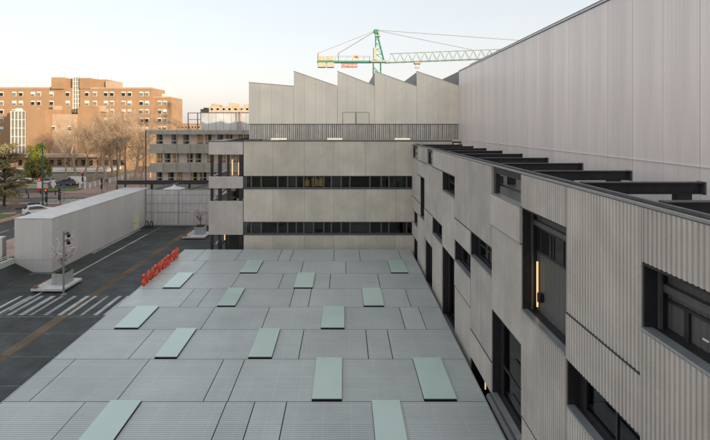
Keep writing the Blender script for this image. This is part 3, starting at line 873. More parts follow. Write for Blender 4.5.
scr = thing('screen_wall', 'tall grey slatted metal gate screen closing the courtyard', 'screen wall', (-22, 66.5, 0))
SY = 66.4
x0s, x1s = BX1 + 0.05, -16.5
ncol = 20; w = (x1s - x0s) / ncol
rowsz = [(0.15, 1.85), (1.95, 3.1), (3.18, 4.3), (4.36, 5.0)]
pl = {}
for r, (z0, z1) in enumerate(rowsz):
    me = MB().cbox(0.012, w - 0.012, -0.03, 0.03, z0, z1, 0.01).mesh('screen_board')
    me.materials.append(M['screen'])
    for i in range(ncol):
        o = bpy.data.objects.new('screen_board', me); col.objects.link(o)
        o.parent = scr; o.location = Vector((x0s + i * w, SY + random.uniform(-0.012, 0.012), 0)) - Vector(scr['_o'])
for z in (0.08, 1.9, 3.14, 4.33, 5.04):
    MB().box(x0s, x1s, SY - 0.05, SY + 0.06, z - 0.04, z + 0.04).build('rail', M['screen_rail'], scr)
for x in (x0s + 0.05, x0s + 0.9, -23.2, -18.2):
    MB().box(x - 0.08, x + 0.08, SY - 0.07, SY + 0.1, 0, 5.1).build('post', M['screen_rail'], scr)
# dark steel canopy frame behind the screen
can = thing('steel_canopy', 'dark steel canopy frame with sloping struts above the slatted screen', 'canopy', (-22, 70, 0))
MB().box(-33.5, -15.5, 70.0, 70.3, 5.35, 5.95).build('beam', M['steel_dark'], can)
for x in (-28.6, -23.0, -17.0): MB().box(x - 0.12, x + 0.12, 70.31, 70.55, 0, 5.9).build('post', M['steel_dark'], can)
for x in (-27, -22, ):
    MB().bar((x, 67.2, 5.0), (x + 2.6, 69.95, 5.6), 0.16).build('strut', M['steel_mid'], can)
MB().box(-33.5, -15.5, 70.6, 73.5, 5.45, 5.55).build('roof_sheet', M['steel_mid'], can)
par = thing('parasol', 'small white pointed parasol top peeking over the slatted screen', 'parasol', (-24.6, 68.6, 0))
MB().tube([(-24.6, 68.6, 0), (-24.6, 68.6, 5.4)], 0.04, 6).build('pole', M['flash'], par)
MB().tube([(-24.6, 68.6, 4.95), (-24.6, 68.6, 5.25), (-24.6, 68.6, 5.55)], [1.6, 0.35, 0.03], 8).build('canopy', M['white_stone'], par)
for i in range(2):
    X = -27.2 + i * 0.75; Y = 65.2 - 0.3 * i
    hp = MB(); pts = [(X, Y - 0.45, 0.01)] + [(X, Y - 0.45 * math.cos(t * math.pi / 8), 0.55 + 0.35 * math.sin(t * math.pi / 8)) for t in range(9)] + [(X, Y + 0.45, 0.01)]
    hp.tube(pts, 0.07, 8)
    t_ = hp.build('bicycle_stand', M['black'], origin=(X, Y, 0))
    tag(t_, ('left black hoop stand beside the yellow door' if i == 0 else 'right black hoop stand at the foot of the slatted screen'), 'bike stand', 'black hoops by the screen')

# ------------------------------------------------------------------ low street wall, gate pillar, hedge, planters, lamp post
wl = thing('low_wall', 'low pale wall with white rail along the ramp by the street', 'wall', (-31.6, 28, 0))
MB().cbox(-31.75, -31.42, 12, 45.1, 0, 1.42, 0.02).build('wall', M['white_wall'], wl)
for z in (1.62, 1.78): MB().tube([(-31.6, 12, z), (-31.6, 45.0, z)], 0.035, 6).build('rail', M['white_stone'], wl)
for i in range(18): MB().box(-31.63, -31.57, 12.2 + i * 1.9, 12.26 + i * 1.9, 1.415, 1.78).build('post', M['white_stone'], wl)
gp = MB().cbox(-33.85, -33.1, 45.8, 46.4, 0.0, 3.2, 0.03)
MBp = gp.build('gate_pillar', M['clad_box'], origin=(-33.5, 46.1, 0)); tag(MBp, 'square grey metal gate pillar at the left edge by the hedge', 'pillar')

def leaf_cloud(name, mat, pts_fn, n, size, parent=None, origin=(0,0,0), flat=0.0):
    mb = MB()
    for i in range(n):
        p, s_ = pts_fn()
        s_ *= size
        a = Vector((random.gauss(0,1), random.gauss(0,1), random.gauss(0,1))).normalized()
        b = a.cross(Vector((random.gauss(0,1), random.gauss(0,1), random.gauss(0,1)))).normalized()
        k = len(mb.v)
        mb.v += [tuple(p - a * s_), tuple(p + b * s_ * 0.5), tuple(p + a * s_), tuple(p - b * s_ * 0.5)]
        mb.f.append((k, k+1, k+2, k+3))
    me = bpy.data.meshes.new(name)
    o_ = Vector(origin)
    me.from_pydata([tuple(Vector(v) - o_) for v in mb.v], [], mb.f)
    return link(name, me, mat, parent, origin=origin)
def hedge_pts():
    y = random.uniform(30, 58); x = random.uniform(-33.1, -31.95)
    return Vector((x, y, random.uniform(0.2, 1.25 + 0.35 * math.sin(y * 2.1) * math.sin(y * 0.7))) ), random.uniform(0.6, 1.3)
hd = thing('hedge', 'clipped yellow-green hedge between the low wall and the pavement', 'hedge', (-32.5, 44, 0))
leaf_cloud('foliage', M['hedge'], hedge_pts, 9000, 0.1, hd, hd['_o'])
hs_ = MB()
for i in range(24): hs_.tube([(-32.5, 30.5 + i * 1.15, 0), (-32.45, 30.6 + i * 1.15, 0.9)], [0.03, 0.015], 5)
hs_.build('stem', M['bark_dark'], hd)

def blossom_tree(loc, label, h=4.3, seed=1):
    rnd = random.Random(seed)
    t = thing('blossom_tree', label, 'tree', loc, 'blossom trees in the planters')
    L = Vector(loc); mb = MB(); tips = []
    top = L + Vector((0, 0, 1.3))
    mb.tube([L, L + Vector((0.03, 0, 0.7)), top], [0.06, 0.05, 0.045], 6)
    for i in range(17):
        az = rnd.uniform(0, 6.283); el = rnd.uniform(0.35, 1.35)
        st = L + Vector((0, 0, rnd.uniform(0.6, 1.35)))
        d = Vector((math.cos(az) * math.cos(el), math.sin(az) * math.cos(el), math.sin(el)))
        ln = rnd.uniform(1.0, 2.3) * (h / 4.3)
        p1 = st + d * ln * 0.5 + Vector((0, 0, 0.05)); p2 = st + d * ln + Vector((0, 0, 0.3))
        mb.tube([st, p1, p2], [0.028, 0.018, 0.006], 5)
        for q in range(5):
            s0 = st.lerp(p2, rnd.uniform(0.3, 0.9))
            d2 = (d + Vector((rnd.gauss(0, .6), rnd.gauss(0, .6), rnd.gauss(0.2, .4)))).normalized()
            e = s0 + d2 * rnd.uniform(0.25, 0.75)
            mb.tube([s0, e], [0.012, 0.004], 4)
            tips.append((s0, e))
        tips.append((p1, p2))
    mb.build('trunk', M['bark_blossom'], t)
    def pts():
        a, b = rnd.choice(tips)
        return a.lerp(b, rnd.uniform(0.1, 1.05)) + Vector((rnd.gauss(0, .035), rnd.gauss(0, .035), rnd.gauss(0, .035))), rnd.uniform(0.6, 1.3)
    leaf_cloud('crown', M['blossom'], pts, 3000, 0.055, t, t['_o'])
    return t
def planter_island(x0, y0, label_s, label_p):
    """white slab with a timber bench edge and a square planter on it; x0,y0 is the front-left corner"""
    t = thing('seating_platform', label_s, 'bench', (x0 + 1.35, y0 + 1.4, 0), 'white platforms with timber seats')
    MB().cbox(x0, x0 + 2.75, y0, y0 + 2.9, 0.14, 0.34, 0.02).build('slab', M['white_stone'], t)
    MB().box(x0 + 0.2, x0 + 2.5, y0 + 0.2, y0 + 2.7, 0.012, 0.139).build('base', M['wood'], t)
    for j in range(4):
        MB().cbox(x0 + 0.02 + j * 0.13, x0 + 0.135 + j * 0.13, y0 + 0.05, y0 + 2.8, 0.345, 0.42, 0.008).build('seat_slat', M['wood'], t)
    MB().prism([(x0 + 0.58, y0 + 0.1, 0.345), (x0 + 0.95, y0 + 0.1, 0.345), (x0 + 0.6, y0 + 0.1, 0.6)], (0, 2.7, 0)).build('backrest', M['white_stone'], t)
    p = thing('planter_box', label_p, 'planter', (x0 + 1.75, y0 + 1.6, 0.34), 'square grey planters')
    X, Y = x0 + 1.2, y0 + 0.95
    mb = MB()
    w, l, hh, th = 1.15, 1.3, 0.95, 0.07
    mb.box(X, X + w, Y, Y + th, 0.345, 0.34 + hh); mb.box(X, X + w, Y + l - th, Y + l, 0.345, 0.34 + hh)
    mb.box(X, X + th, Y + th, Y + l - th, 0.345, 0.34 + hh); mb.box(X + w - th, X + w, Y + th, Y + l - th, 0.345, 0.34 + hh)
    mb.build('wall', M['planter'], p)
    MB().box(X + th, X + w - th, Y + th, Y + l - th, 0.345, 0.34 + hh - 0.08).build('soil', M['soil'], p)
    rnd = random.Random(int(x0 * 10))
    def pts(): return Vector((rnd.uniform(X + .1, X + w - .1), rnd.uniform(Y + .1, Y + l - .1), 0.34 + hh - 0.05 + rnd.random() * 0.18)), rnd.uniform(.6, 1.3)
    leaf_cloud('ground_cover', M['hedge'], pts, 500, 0.05, p, p['_o'])['kind'] = 'stuff'
    return Vector((X + w / 2, Y + l / 2, 0.34 + hh - 0.08))
c1 = planter_island(-26.3, 39.65, 'white platform with a timber seat beside the zebra crossing', 'grey planter box beside the lamp post on the near platform')
blossom_tree(c1, 'small pink blossom tree in the planter beside the lamp post', 4.0, 3)
c2 = planter_island(-20.0, 58.4, 'white platform with a timber seat far back near the stair block', 'grey planter box on the far platform near the stair block')
blossom_tree(c2, 'small pink blossom tree in front of the slatted screen', 4.0, 9)

lp = thing('lamp_post', 'slim steel post with two small spotlights in front of the near blossom tree', 'lamp post', (-23.3, 39.3, 0))
MB().tube([(-23.3, 39.3, 0), (-23.3, 39.3, 5.3)], [0.085, 0.075], 10).build('pole', M['flash'], lp)
MB().cbox(-23.5, -23.1, 39.1, 39.5, 0.0, 0.03, 0.005).build('base_plate', M['flash'], lp)
for z, s in ((5.05, 1), (4.45, 1), (3.85, -1)):
    h = MB().tube([(-23.22, 39.3, z), (-22.95, 39.2, z - 0.02)], 0.03, 6)
    h.tube([(-22.98, 39.3, z + 0.08), (-22.72, 39.05, z - 0.14)], [0.12, 0.16], 8)
    if s > 0: h.build('spotlight', M['black'], lp)

# ------------------------------------------------------------------ balcony building, glazed pavilion, far blocks
bal = thing('balcony_building', 'pale balcony building with long grey balustrades beyond the slatted screen', 'building', (-24, 82, 0))
YB = 76.0; Sb = YB / F
bx = lambda p: (p - CX) * Sb
bz = lambda p: EYE - (p - CY) * Sb
BXA, BXB = bx(150), bx(268)
MB().box(BXA + 0.3, BXB, YB + 1.9, YB + 12, 0, bz(131)).build('core', M['balcony_wall'], bal)
for ya, yb in ((130, 134.3), ):
    MB().box(BXA - 0.5, BXB, YB - 0.1, YB + 12, bz(yb), bz(ya)).build('roof', M['balcony_grey'], bal)
for ya, yb in ((144.2, 153.2), (163.2, 172.2), (182.2, 191)):
    xx = BXA
    while xx < BXB:
        MB().cbox(xx + 0.01, min(xx + 2.15, BXB) - 0.01, YB, YB + 0.12, bz(yb), bz(ya), 0.01).build('balustrade_panel', M['balcony_grey'], bal)
        xx += 2.15
    MB().box(BXA, BXB, YB + 0.13, YB + 1.88, bz(yb), bz(yb) + 0.2).build('floor_slab', M['balcony_grey'], bal)
rndb = random.Random(5)
for ya, yb in ((134.3, 144.2), (153.2, 163.2), (172.2, 182.2), (191, 204)):
    p = 152.0
    while p < 262:
        kind = rndb.random()
        w = rndb.choice((5.5, 6.5))
        wn = MB().box(bx(p), bx(p + w), YB + 1.82, YB + 1.88, bz(yb), bz(ya)).build('window', M['frame'], bal)
        MB().box(bx(p + 0.5), bx(p + w / 2 - 0.25), YB + 1.78, YB + 1.81, bz(yb) + 0.1, bz(ya + 0.8)).build('pane', M['blind_warm'] if kind < 0.4 else M['pane_grey'], wn)
        MB().box(bx(p + w / 2 + 0.25), bx(p + w - 0.5), YB + 1.78, YB + 1.81, bz(yb) + 0.1, bz(ya + 0.8)).build('pane', M['blind_warm'] if kind < 0.3 else M['pane'], wn)
        MB().box(bx(p), bx(p + w), YB + 1.75, YB + 1.77, bz((ya + yb) / 2 + 2), bz((ya + yb) / 2 + 1.3)).build('rail', M['window_white'], wn)
        p += w + rndb.choice((3.0, 6.5, 9.0))
for i in range(9):
    x = BXA + i * 2.15
    MB().tube([(x, YB - 0.15, 0), (x, YB - 0.15, bz(127))], 0.05, 6).build('post', M['balcony_grey'], bal)
MB().tube([(BXA - 1.1, YB + 1, 0), (BXA - 1.1, YB + 1, bz(130))], 0.1, 6).build('corner_post', M['frame'], bal)
for py in (132.5, 150, 170): MB().bar((BXA - 1.2, YB + 1, bz(py)), (BXA + 0.2, YB + 1, bz(py)), 0.08).build('side_rail', M['balcony_grey'], bal)

pav = thing('rooftop_pavilion', 'grey panelled rooftop box with open steel frame above the balcony building', 'pavilion', (-20, 86, 0))
YP = 84.0; Sp = YP / F
px_ = lambda p: (p - CX) * Sp
pz_ = lambda p: EYE - (p - CY) * Sp
MB().box(px_(201.2), px_(262), YP + 0.1, YP + 7, pz_(132), pz_(113.2)).build('core', M['frame'], pav)
e = [201, 208.5, 216, 223.5, 231, 238.5, 246, 253.5, 261]
for a, b in zip(e, e[1:]): MB().cbox(px_(a) + 0.02, px_(b) - 0.02, YP, YP + 0.09, pz_(131), pz_(113), 0.01).build('panel', M['glasshouse'], pav)
MB().box(px_(200.5), px_(262), YP - 0.1, YP + 7, pz_(113), pz_(112.2)).build('roof', M['steel_mid'], pav)
fr = MB()
for a in (188, 197.5): fr.box(px_(a) - 0.08, px_(a) + 0.08, YP, YP + 0.16, pz_(131), pz_(112.6))
fr.box(px_(188), px_(200.5), YP + 0.01, YP + 0.15, pz_(113.3), pz_(112.5)); fr.box(px_(188), px_(200.5), YP + 0.01, YP + 0.15, pz_(119.8), pz_(119.2))
fr.build('open_frame', M['steel_mid'], pav)
ld = MB()
for a in (237.5, 241): ld.box(px_(a) - 0.05, px_(a) + 0.05, YP - 0.3, YP - 0.2, pz_(131), pz_(108))
for i in range(9): ld.box(px_(237.5), px_(241), YP - 0.28, YP - 0.22, pz_(129 - i * 2.4), pz_(129 - i * 2.4) + 0.06)
ld.build('ladder', M['brick_pale'], pav)

def far_block(name, label, D, xa, xb, ytop, mat, rows_, depth=14, steps=(), group=None, cols=6):
    Sx = D / F
    X = lambda p: (p - CX) * Sx
    Zf = lambda p: EYE - (p - CY) * Sx
    t = thing(name, label, 'building', (X((xa + xb) / 2), D, 0), group)
    MB().box(X(xa), X(xb), D, D + depth, 0, Zf(ytop)).build('wall', mat, t)
    for a, b, y in steps: MB().box(X(a), X(b), D + 1, D + depth - 1, Zf(ytop), Zf(y)).build('penthouse', mat, t)
    for r in rows_:
        for i in range(cols):
            c = xa + (xb - xa) * (i + 0.5) / cols; w = (xb - xa) / cols * 0.28
            f = MB().box(X(c - w), X(c + w), D - 0.06, D - 0.005, Zf(r + 1.4), Zf(r - 1.2)).build('window', M['window_white'], t)
            MB().box(X(c - w * 0.8), X(c + w * 0.8), D - 0.1, D - 0.065, Zf(r + 1.1), Zf(r - 0.9)).build('pane', M['pane'], f)
    return t
far_block('apartment_block', 'beige apartment block top showing above the grey rooftop box', 260, 209, 262, 106.5, M['stone_beige'], (109, 113.5, 118), 16, ((211, 216, 103.6), (228, 234, 102.8), (243, 250, 104)), cols=9)
far_block('apartment_block', 'small brown block at the left end of the far apartment roofs', 275, 200.5, 208.6, 109, M['frame'], (112, 116), 14, ((203, 206, 107.5),), cols=3)
far_block('brick_building', 'low orange brick building between the large brick hospital and the pavilion', 190, 178, 204, 123.5, M['brick'], (127, 132), 14, (), cols=8)

# ------------------------------------------------------------------ brick hospital
DH = 165.0; Sh = DH / F
hx = lambda p: (p - CX) * Sh
hz = lambda p: EYE - (p - CY) * Sh
hosp = thing('brick_hospital', 'large orange brick building with rows of small white-framed windows', 'building', (hx(70), DH, 0))
def hblock(name, xa, xb, yt, d0=0.0, d1=11.0, mat=None, yb=None):
    return MB().box(hx(xa), hx(xb), DH + d0, DH + d1, 0 if yb is None else hz(yb), hz(yt)).build(name, mat or M['brick'], hosp)
hblock('wall', -60, 72, 87.7, 0, 11)
hblock('wall', 80, 153, 88, 0, 11)
hblock('wall', 72.02, 79.98, 100, 1.2, 10.9)
hblock('wall', 153.02, 170.6, 97, 0.6, 12)
hblock('tower', 53.5, 65, 77.6, -1.2, 9, yb=89)
hblock('tower', 65.02, 71.9, 78, 1.6, 9, M['brick'], yb=88.5)
hblock('penthouse', 80.02, 91, 78, -0.4, 9, yb=88.6)
hblock('penthouse', 91.02, 106, 79.2, 0.5, 7, yb=88.6)
hblock('penthouse', 106.02, 116, 81, -0.3, 5, M['brick_pale'], yb=88.6)
for xa, xb, yt, d0 in ((-60, 53.4, 87.4, -0.15), (80.3, 153.1, 87.7, -0.15), (153.1, 170.8, 96.6, 0.45)):
    MB().box(hx(xa), hx(xb), DH + d0, DH + d0 + 0.5, hz(yt + 1.1), hz(yt - 0.4)).build('cornice', M['brick_pale'], hosp)
MB().box(hx(161), hx(170.3), DH + 1, DH + 1.1, hz(96.4), hz(93.6)).build('roof_railing', M['window_white'], hosp)
def grid(xa, xb, ya, yb, n, m_, d, name='glazed_stair'):
    f = MB()
    for i in range(n + 1):
        x = hx(xa) + (hx(xb) - hx(xa)) * i / n; f.box(x - 0.11, x + 0.11, DH + d - 0.2, DH + d, hz(yb), hz(ya))
    for j in range(m_ + 1):
        z = hz(yb) + (hz(ya) - hz(yb)) * j / m_; f.box(hx(xa) - 0.15, hx(xb) + 0.15, DH + d - 0.22, DH + d - 0.02, z - 0.09, z + 0.09)
    o = f.build(name, M['window_white'], hosp)
    MB().box(hx(xa), hx(xb), DH + d + 0.02, DH + d + 0.1, hz(yb), hz(ya)).build('pane', M['pane_grey'], o)
    return o
grid(72.5, 79.8, 77, 112, 3, 8, 0.5)
wins = []
for r in (94, 103, 111.5, 120, 129):
    for x in (-18, -11, 1.6, 14.3, 21, 33, 39, 51.6, 67.8):
        if r > 104 and x > 22: continue
        wins.append((x, r, 0))
    for x in (87, 95, 106, 112, 123.6, 129.7, 141.4, 147):
        wins.append((x, r, 0))
for r in (103, 111.5, 120, 128.5):
    for x in (159, 164.3): wins.append((x, r, 0.6))
wframe = MB().box(-0.72, 0.72, -0.12, 0.0, -0.8, 0.8).mesh('window'); wframe.materials.append(M['window_white'])
wpane = MB().box(-0.62, 0.62, -0.17, -0.125, -0.7, 0.42).mesh('pane'); wpane.materials.append(M['pane'])
wpane2 = wpane.copy(); wpane2.materials[0] = M['pane_grey']
wpane3 = MB().box(-0.62, 0.62, -0.17, -0.125, -0.7, -0.1).mesh('pane'); wpane3.materials.append(M['pane_blue'])
for x, r, d in wins:
    o = bpy.data.objects.new('window', wframe); col.objects.link(o); o.parent = hosp
    o.location = Vector((hx(x), DH + d - 0.005, hz(r))) - Vector(hosp['_o'])
    q = bpy.data.objects.new('pane', random.choice((wpane, wpane, wpane2, wpane3))); col.objects.link(q); q.parent = o
# front wings and podium
hblock('front_wing', 28.5, 62, 112, -9.0, -0.2)
hblock('front_wing', 43.8, 62.5, 110, -9.4, -0.3)
hblock('front_wing', 62.7, 84, 114.5, -6.0, -0.25, M['brick_pale'])
hblock('front_wing', 84.2, 104, 107, -4.0, -0.2)
hblock('front_wing', 58, 63, 106, -3.0, -0.28, M['brick_pale'], yb=110)
hblock('front_wing', 13, 23.5, 122.5, -3.5, -0.2)
hblock('front_wing', 100, 107, 106, -3.0, -0.29, M['brick_pale'], yb=112)
grid(29.4, 43, 112, 152, 4, 5, -9.05)
for x in (64, 80): 
    o = bpy.data.objects.new('window', wframe); col.objects.link(o); o.parent = hosp; o.location = Vector((hx(x), DH - 6.01, hz(128))) - Vector(hosp['_o'])
    q = bpy.data.objects.new('pane', wpane); col.objects.link(q); q.parent = o
for i, x in enumerate((30.5, 33, 50.5)): MB().box(hx(x) - 0.4, hx(x) + 0.4, DH - 7, DH - 6.2, hz(112), hz(109)).build('chimney', M['window_white'] if i < 2 else M['brick_pale'], hosp)
pod = [(-60, 130, 151.5, 154, -18, M['brick_pale']), (40, 140, 163, 165.5, -24, M['window_white']), (45, 150, 167, 171, -24.5, M['brick'])]
MB().box(hx(-60), hx(150), DH - 14, DH - 9.6, 0, hz(153)).build('podium', M['brick'], hosp)
MB().box(hx(44), hx(150), DH - 22, DH - 14.1, 0, hz(166)).build('podium', M['brick'], hosp)
for xa, xb, ya, yb, d, m_ in pod: MB().box(hx(xa), hx(xb), DH + d, DH - 9.55 if d == -18 else DH - 14.05, hz(yb), hz(ya)).build('canopy_slab', m_, hosp)
for i in range(14): MB().box(hx(46 + i * 7.2), hx(49.5 + i * 7.2), DH - 14.08, DH - 14.02, hz(162), hz(157)).build('window', M['pane'], hosp)
an = MB()
for x, h in ((58, 8), (92, 6), (105.5, 4)): an.tube([(hx(x), DH + 4, hz(79)), (hx(x), DH + 4, hz(79 - h))], 0.06, 4)
an.build('antenna', M['steel_mid'], hosp)

# ------------------------------------------------------------------ tower crane
DC = 104.0; Sc = DC / F
ccx = lambda p: (p - CX) * Sc
ccz = lambda p: EYE - (p - CY) * Sc
mx = ccx(377.0)
cr = thing('tower_crane', 'green tower crane with counter-jib and lattice jib above the sawtooth roof', 'crane', (mx, DC, 0))
def lattice(mb, a, b, w, h, n, r, dirs=None):
    """triangulated box lattice from a to b, w deep in Y, h high"""
    a, b = Vector(a), Vector(b)
    for i in range(n):
        p, q = a.lerp(b, i / n), a.lerp(b, (i + 1) / n); m_ = (p + q) / 2
        up = Vector((0, 0, h))
        for s in (-1, 1):
            o = Vector((0, s * w / 2, 0))
            mb.tube([p + o, m_ + up], r, 4); mb.tube([m_ + up, q + o], r, 4)
        mb.tube([p - Vector((0, w/2, 0)), p + Vector((0, w/2, 0))], r, 4)
mast = MB()
hw = 0.8
zt = ccz(62.5)
for sx_ in (-1, 1):
    for sy in (-1, 1): mast.tube([(mx + sx_ * hw, DC + sy * hw, 0), (mx + sx_ * hw, DC + sy * hw, zt)], 0.11, 5)
z = 0; k = 0
while z < zt - 1.8:
    for s in (-1, 1):
        mast.tube([(mx - hw * (1 if k % 2 else -1), DC + s * hw, z), (mx + hw * (1 if k % 2 else -1), DC + s * hw, z + 1.8)], 0.06, 4)
        mast.tube([(mx + s * hw, DC - hw, z), (mx + s * hw, DC + hw, z + 1.8)], 0.06, 4)
    z += 1.8; k += 1
mast.build('mast', M['crane_green'], cr)
MB().box(mx - 1.5, mx + 2.0, DC - 1.0, DC + 1.0, zt, zt + 0.45).build('slewing_platform', M['crane_pale'], cr)
apex = Vector((ccx(376), DC, ccz(30.5)))
ah = MB()
for dx, dy in ((-0.25, -0.7), (-0.25, 0.7), (1.5, -0.7), (1.5, 0.7)):
    ah.tube([(mx + dx, DC + dy, zt + 0.45), apex + Vector((0.25 if dx > 0 else -0.1, dy * 0.25, -0.5))], 0.13, 5)
for q in (0.2, 0.4, 0.6, 0.8):
    z = zt + 0.45 + (apex.z - zt - 0.9) * q
    ah.bar((mx - 0.22, DC - 0.7 + 0.5 * q, z), (mx + 1.5 - 1.3 * q, DC - 0.7 + 0.5 * q, z), 0.1)
    ah.bar((mx - 0.22, DC - 0.7 + 0.5 * q, z), (mx + 1.5 - 1.3 * q + .2, DC - 0.7 + 0.5 * q, z - 1.2), 0.08)
ah.cbox(apex.x - 0.5, apex.x + 0.5, DC - 0.4, DC + 0.4, apex.z - 0.6, apex.z + 0.25, 0.1)
ah.build('apex_head', M['crane_green'], cr)
MB().cbox(mx - 0.9, mx - 0.25, DC - 1.2, DC - 0.2, zt + 0.5, zt + 3.2, 0.1).build('operator_cab', M['crane_block'], cr)
MB().cbox(apex.x - 0.2, apex.x + 0.9, DC - 0.6, DC + 0.6, ccz(36.5), ccz(35.5), 0.05).box(apex.x + 0.5, apex.x + 0.9, DC - 0.6, DC, ccz(35.5), ccz(33)).build('pulley_deck', M['crane_block'], cr)
cj0, cj1 = ccx(317.2), mx - 1.4
zc = ccz(61.9)
MB().box(cj0, cj1, DC - 0.75, DC + 0.75, zc - 0.2, zc + 0.2).build('counter_jib', M['crane_green'], cr)
rl = MB()
for s in (-0.7, 0.7):
    rl.tube([(cj0 + 4, DC + s, zc + 1.2), (cj1, DC + s, zc + 1.2)], 0.03, 4)
    for i in range(8): rl.tube([(cj0 + 4 + i * 1.25, DC + s, zc + 0.2), (cj0 + 4 + i * 1.25, DC + s, zc + 1.2)], 0.025, 4)
rl.build('railing', M['crane_pale'], cr)
for xa, xb in ((318, 325.8), (326.8, 334)):
    MB().cbox(ccx(xa), ccx(xb), DC - 0.9, DC + 0.9, ccz(67.4), zc - 0.21, 0.06).build('counterweight', M['crane_block'], cr)
    MB().cbox(ccx(xa), ccx(xb), DC - 0.9, DC + 0.9, zc + 0.21, ccz(56.5), 0.06).build('counterweight', M['crane_block'], cr)
jt = Vector((ccx(510), DC, ccz(57.8)))
js = Vector((mx + 1.8, DC, ccz(62.6)))
lj = MB(); lattice(lj, js + Vector((0.6, 0, 0)), jt, 1.4, 1.95, 15, 0.07)
for s in (-0.7, 0.7): lj.tube([js + Vector((0, s, 0)), jt + Vector((0, s, 0))], 0.12, 5)
lj.tube([js + Vector((1.0, 0, 1.95)), jt + Vector((-0.8, 0, 1.95))], 0.12, 5)
lj.build('jib', M['crane_pale'], cr)
MB().box(js.x, jt.x, DC - 0.78, DC - 0.74, js.z - 0.2, js.z + 0.1).mesh('x')
tie = MB()
tie.tube([apex + Vector((0.4, 0, 0)), jt.lerp(js, 0.28) + Vector((0, 0, 1.95))], 0.05, 4)
tie.tube([apex + Vector((0.4, 0, 0.1)), (ccx(640), DC, ccz(49))], 0.05, 4)
tie.tube([apex - Vector((0.4, 0, 0.3)), (ccx(338.5), DC, zc + 1.9)], 0.07, 4)
tie.tube([apex - Vector((0.4, 0, 0.1)), (ccx(318), DC, zc + 1.9)], 0.04, 4)
for p in (318, 338.5): tie.tube([(ccx(p), DC, zc), (ccx(p), DC, zc + 2.0)], 0.12, 5)
tie.build('tie_rod', M['cable'], cr)
tro = MB(); x = ccx(417.3); z = js.lerp(jt, 0.25).z
tro.box(x - 0.7, x + 0.7, DC - 0.8, DC + 0.8, z - 0.55, z - 0.25); tro.box(x - 0.45, x + 0.45, DC - 0.3, DC + 0.3, z - 1.5, z - 1.1)
for s in (-0.4, 0.4): tro.tube([(x + s, DC, z - 1.2), (x + s, DC, z - 0.3)], 0.05, 4)
tro.build('trolley', M['crane_block'], cr)
# banner and oval badge on the counter-jib
def text_part(body, size, center, mat, parent, D_, thick=0.02, squash=1.0):
    cu = bpy.data.curves.new('lettering', 'FONT'); cu.body = body; cu.size = size; cu.extrude = thick; cu.offset = 0.02; cu.align_x = 'CENTER'; cu.align_y = 'CENTER'
    tmp = bpy.data.objects.new('t', cu); col.objects.link(tmp); bpy.context.view_layer.update()
    me = bpy.data.meshes.new_from_object(tmp.evaluated_get(bpy.context.evaluated_depsgraph_get())); bpy.data.objects.remove(tmp)
    me.transform(Matrix.Rotation(R(90), 4, 'X')); me.transform(Matrix.Diagonal((squash, 1, 1, 1)))
    me.transform(Matrix.Translation(Vector(center) - Vector(cr['_o'])))
    return link('lettering', me, mat, parent, origin=cr['_o'])
ban = MB().box(ccx(341.2), ccx(357.4), DC - 0.83, DC - 0.77, ccz(68), ccz(63.9)).build('banner', M['crane_red'], cr)
text_part('COMANSA', 0.8, (ccx(349.3), DC - 0.86, ccz(65.95)), M['window_white'], ban, DC, squash=0.9)
ov = MB(); c_o = (ccx(356), DC - 0.8, ccz(57.3))
ov.prism([(c_o[0] + 0.95 * math.cos(t * math.pi / 12), c_o[1], c_o[2] + 0.52 * math.sin(t * math.pi / 12)) for t in range(24)], (0, 0.05, 0))
ovo = ov.build('badge', M['crane_pink'], cr)
text_part('eca', 0.62, (c_o[0], c_o[1] - 0.03, c_o[2]), M['steel_dark'], ovo, DC)

# ------------------------------------------------------------------ trees
def bare_tree_mesh(seed, H, spread=0.42, levels=6):
    rnd = random.Random(seed)
    mbT, mbC = MB(), MB()
    def grow(p, d, ln, r, lev):
        mb = mbT if lev <= 1 else mbC
        q = p; pts = [p]; rr = [r]
        dd = d
        for i in range(4):
            dd = (dd + Vector((rnd.gauss(0, .11), rnd.gauss(0, .11), rnd.gauss(0.05, .07)))).normalized()
            q = q + dd * ln / 4; pts.append(q); rr.append(r * (1 - 0.13 * (i + 1)))
        rr = [max(x, 0.013) for x in rr]
        mb.tube(pts, rr, 6 if lev < 2 else (4 if lev < 3 else 3), cap=False)
        if lev >= levels: return
        nb = (4, 5, 5, 4, 4, 4)[lev]
        for i in range(nb):
            u = rnd.uniform(0.35, 1.0) if lev else rnd.uniform(0.55, 1.0)
            if i == 0: u = 1.0
            k = min(3, int(u * 4)); st = pts[k].lerp(pts[k + 1], u * 4 - k)
            az = rnd.uniform(0, 6.283) + i * 1.7
            a = d.cross(Vector((math.cos(az), math.sin(az), 0.3))).normalized()
            s_ = spread * rnd.uniform(0.6, 1.5) * (0.35 if i == 0 else 1)
            nd = (dd * (1 - s_) + a * s_ + Vector((0, 0, 0.1))).normalized()
            grow(st, nd, ln * rnd.uniform(0.5, 0.78), rr[k] * rnd.uniform(0.42, 0.7), lev + 1)
    grow(Vector((0, 0, 0)), Vector((0, 0, 1)), H * 0.36, H * 0.017, 0)
    top = max(v[2] for v in mbC.v)
    for mb in (mbT, mbC): mb.v = [(x / top, y / top, z / top) for x, y, z in mb.v]
    out = []
    for mb, nm in ((mbT, 'trunk'), (mbC, 'crown')):
        me = bpy.data.meshes.new(nm); me.from_pydata(mb.v, [], mb.f); me.materials.append(M['bark'])
        out.append(me)
    return out
variants = [bare_tree_mesh(s, 16.0, sp, 5) for s, sp in ((11, 0.5), (23, 0.46), (31, 0.54))]
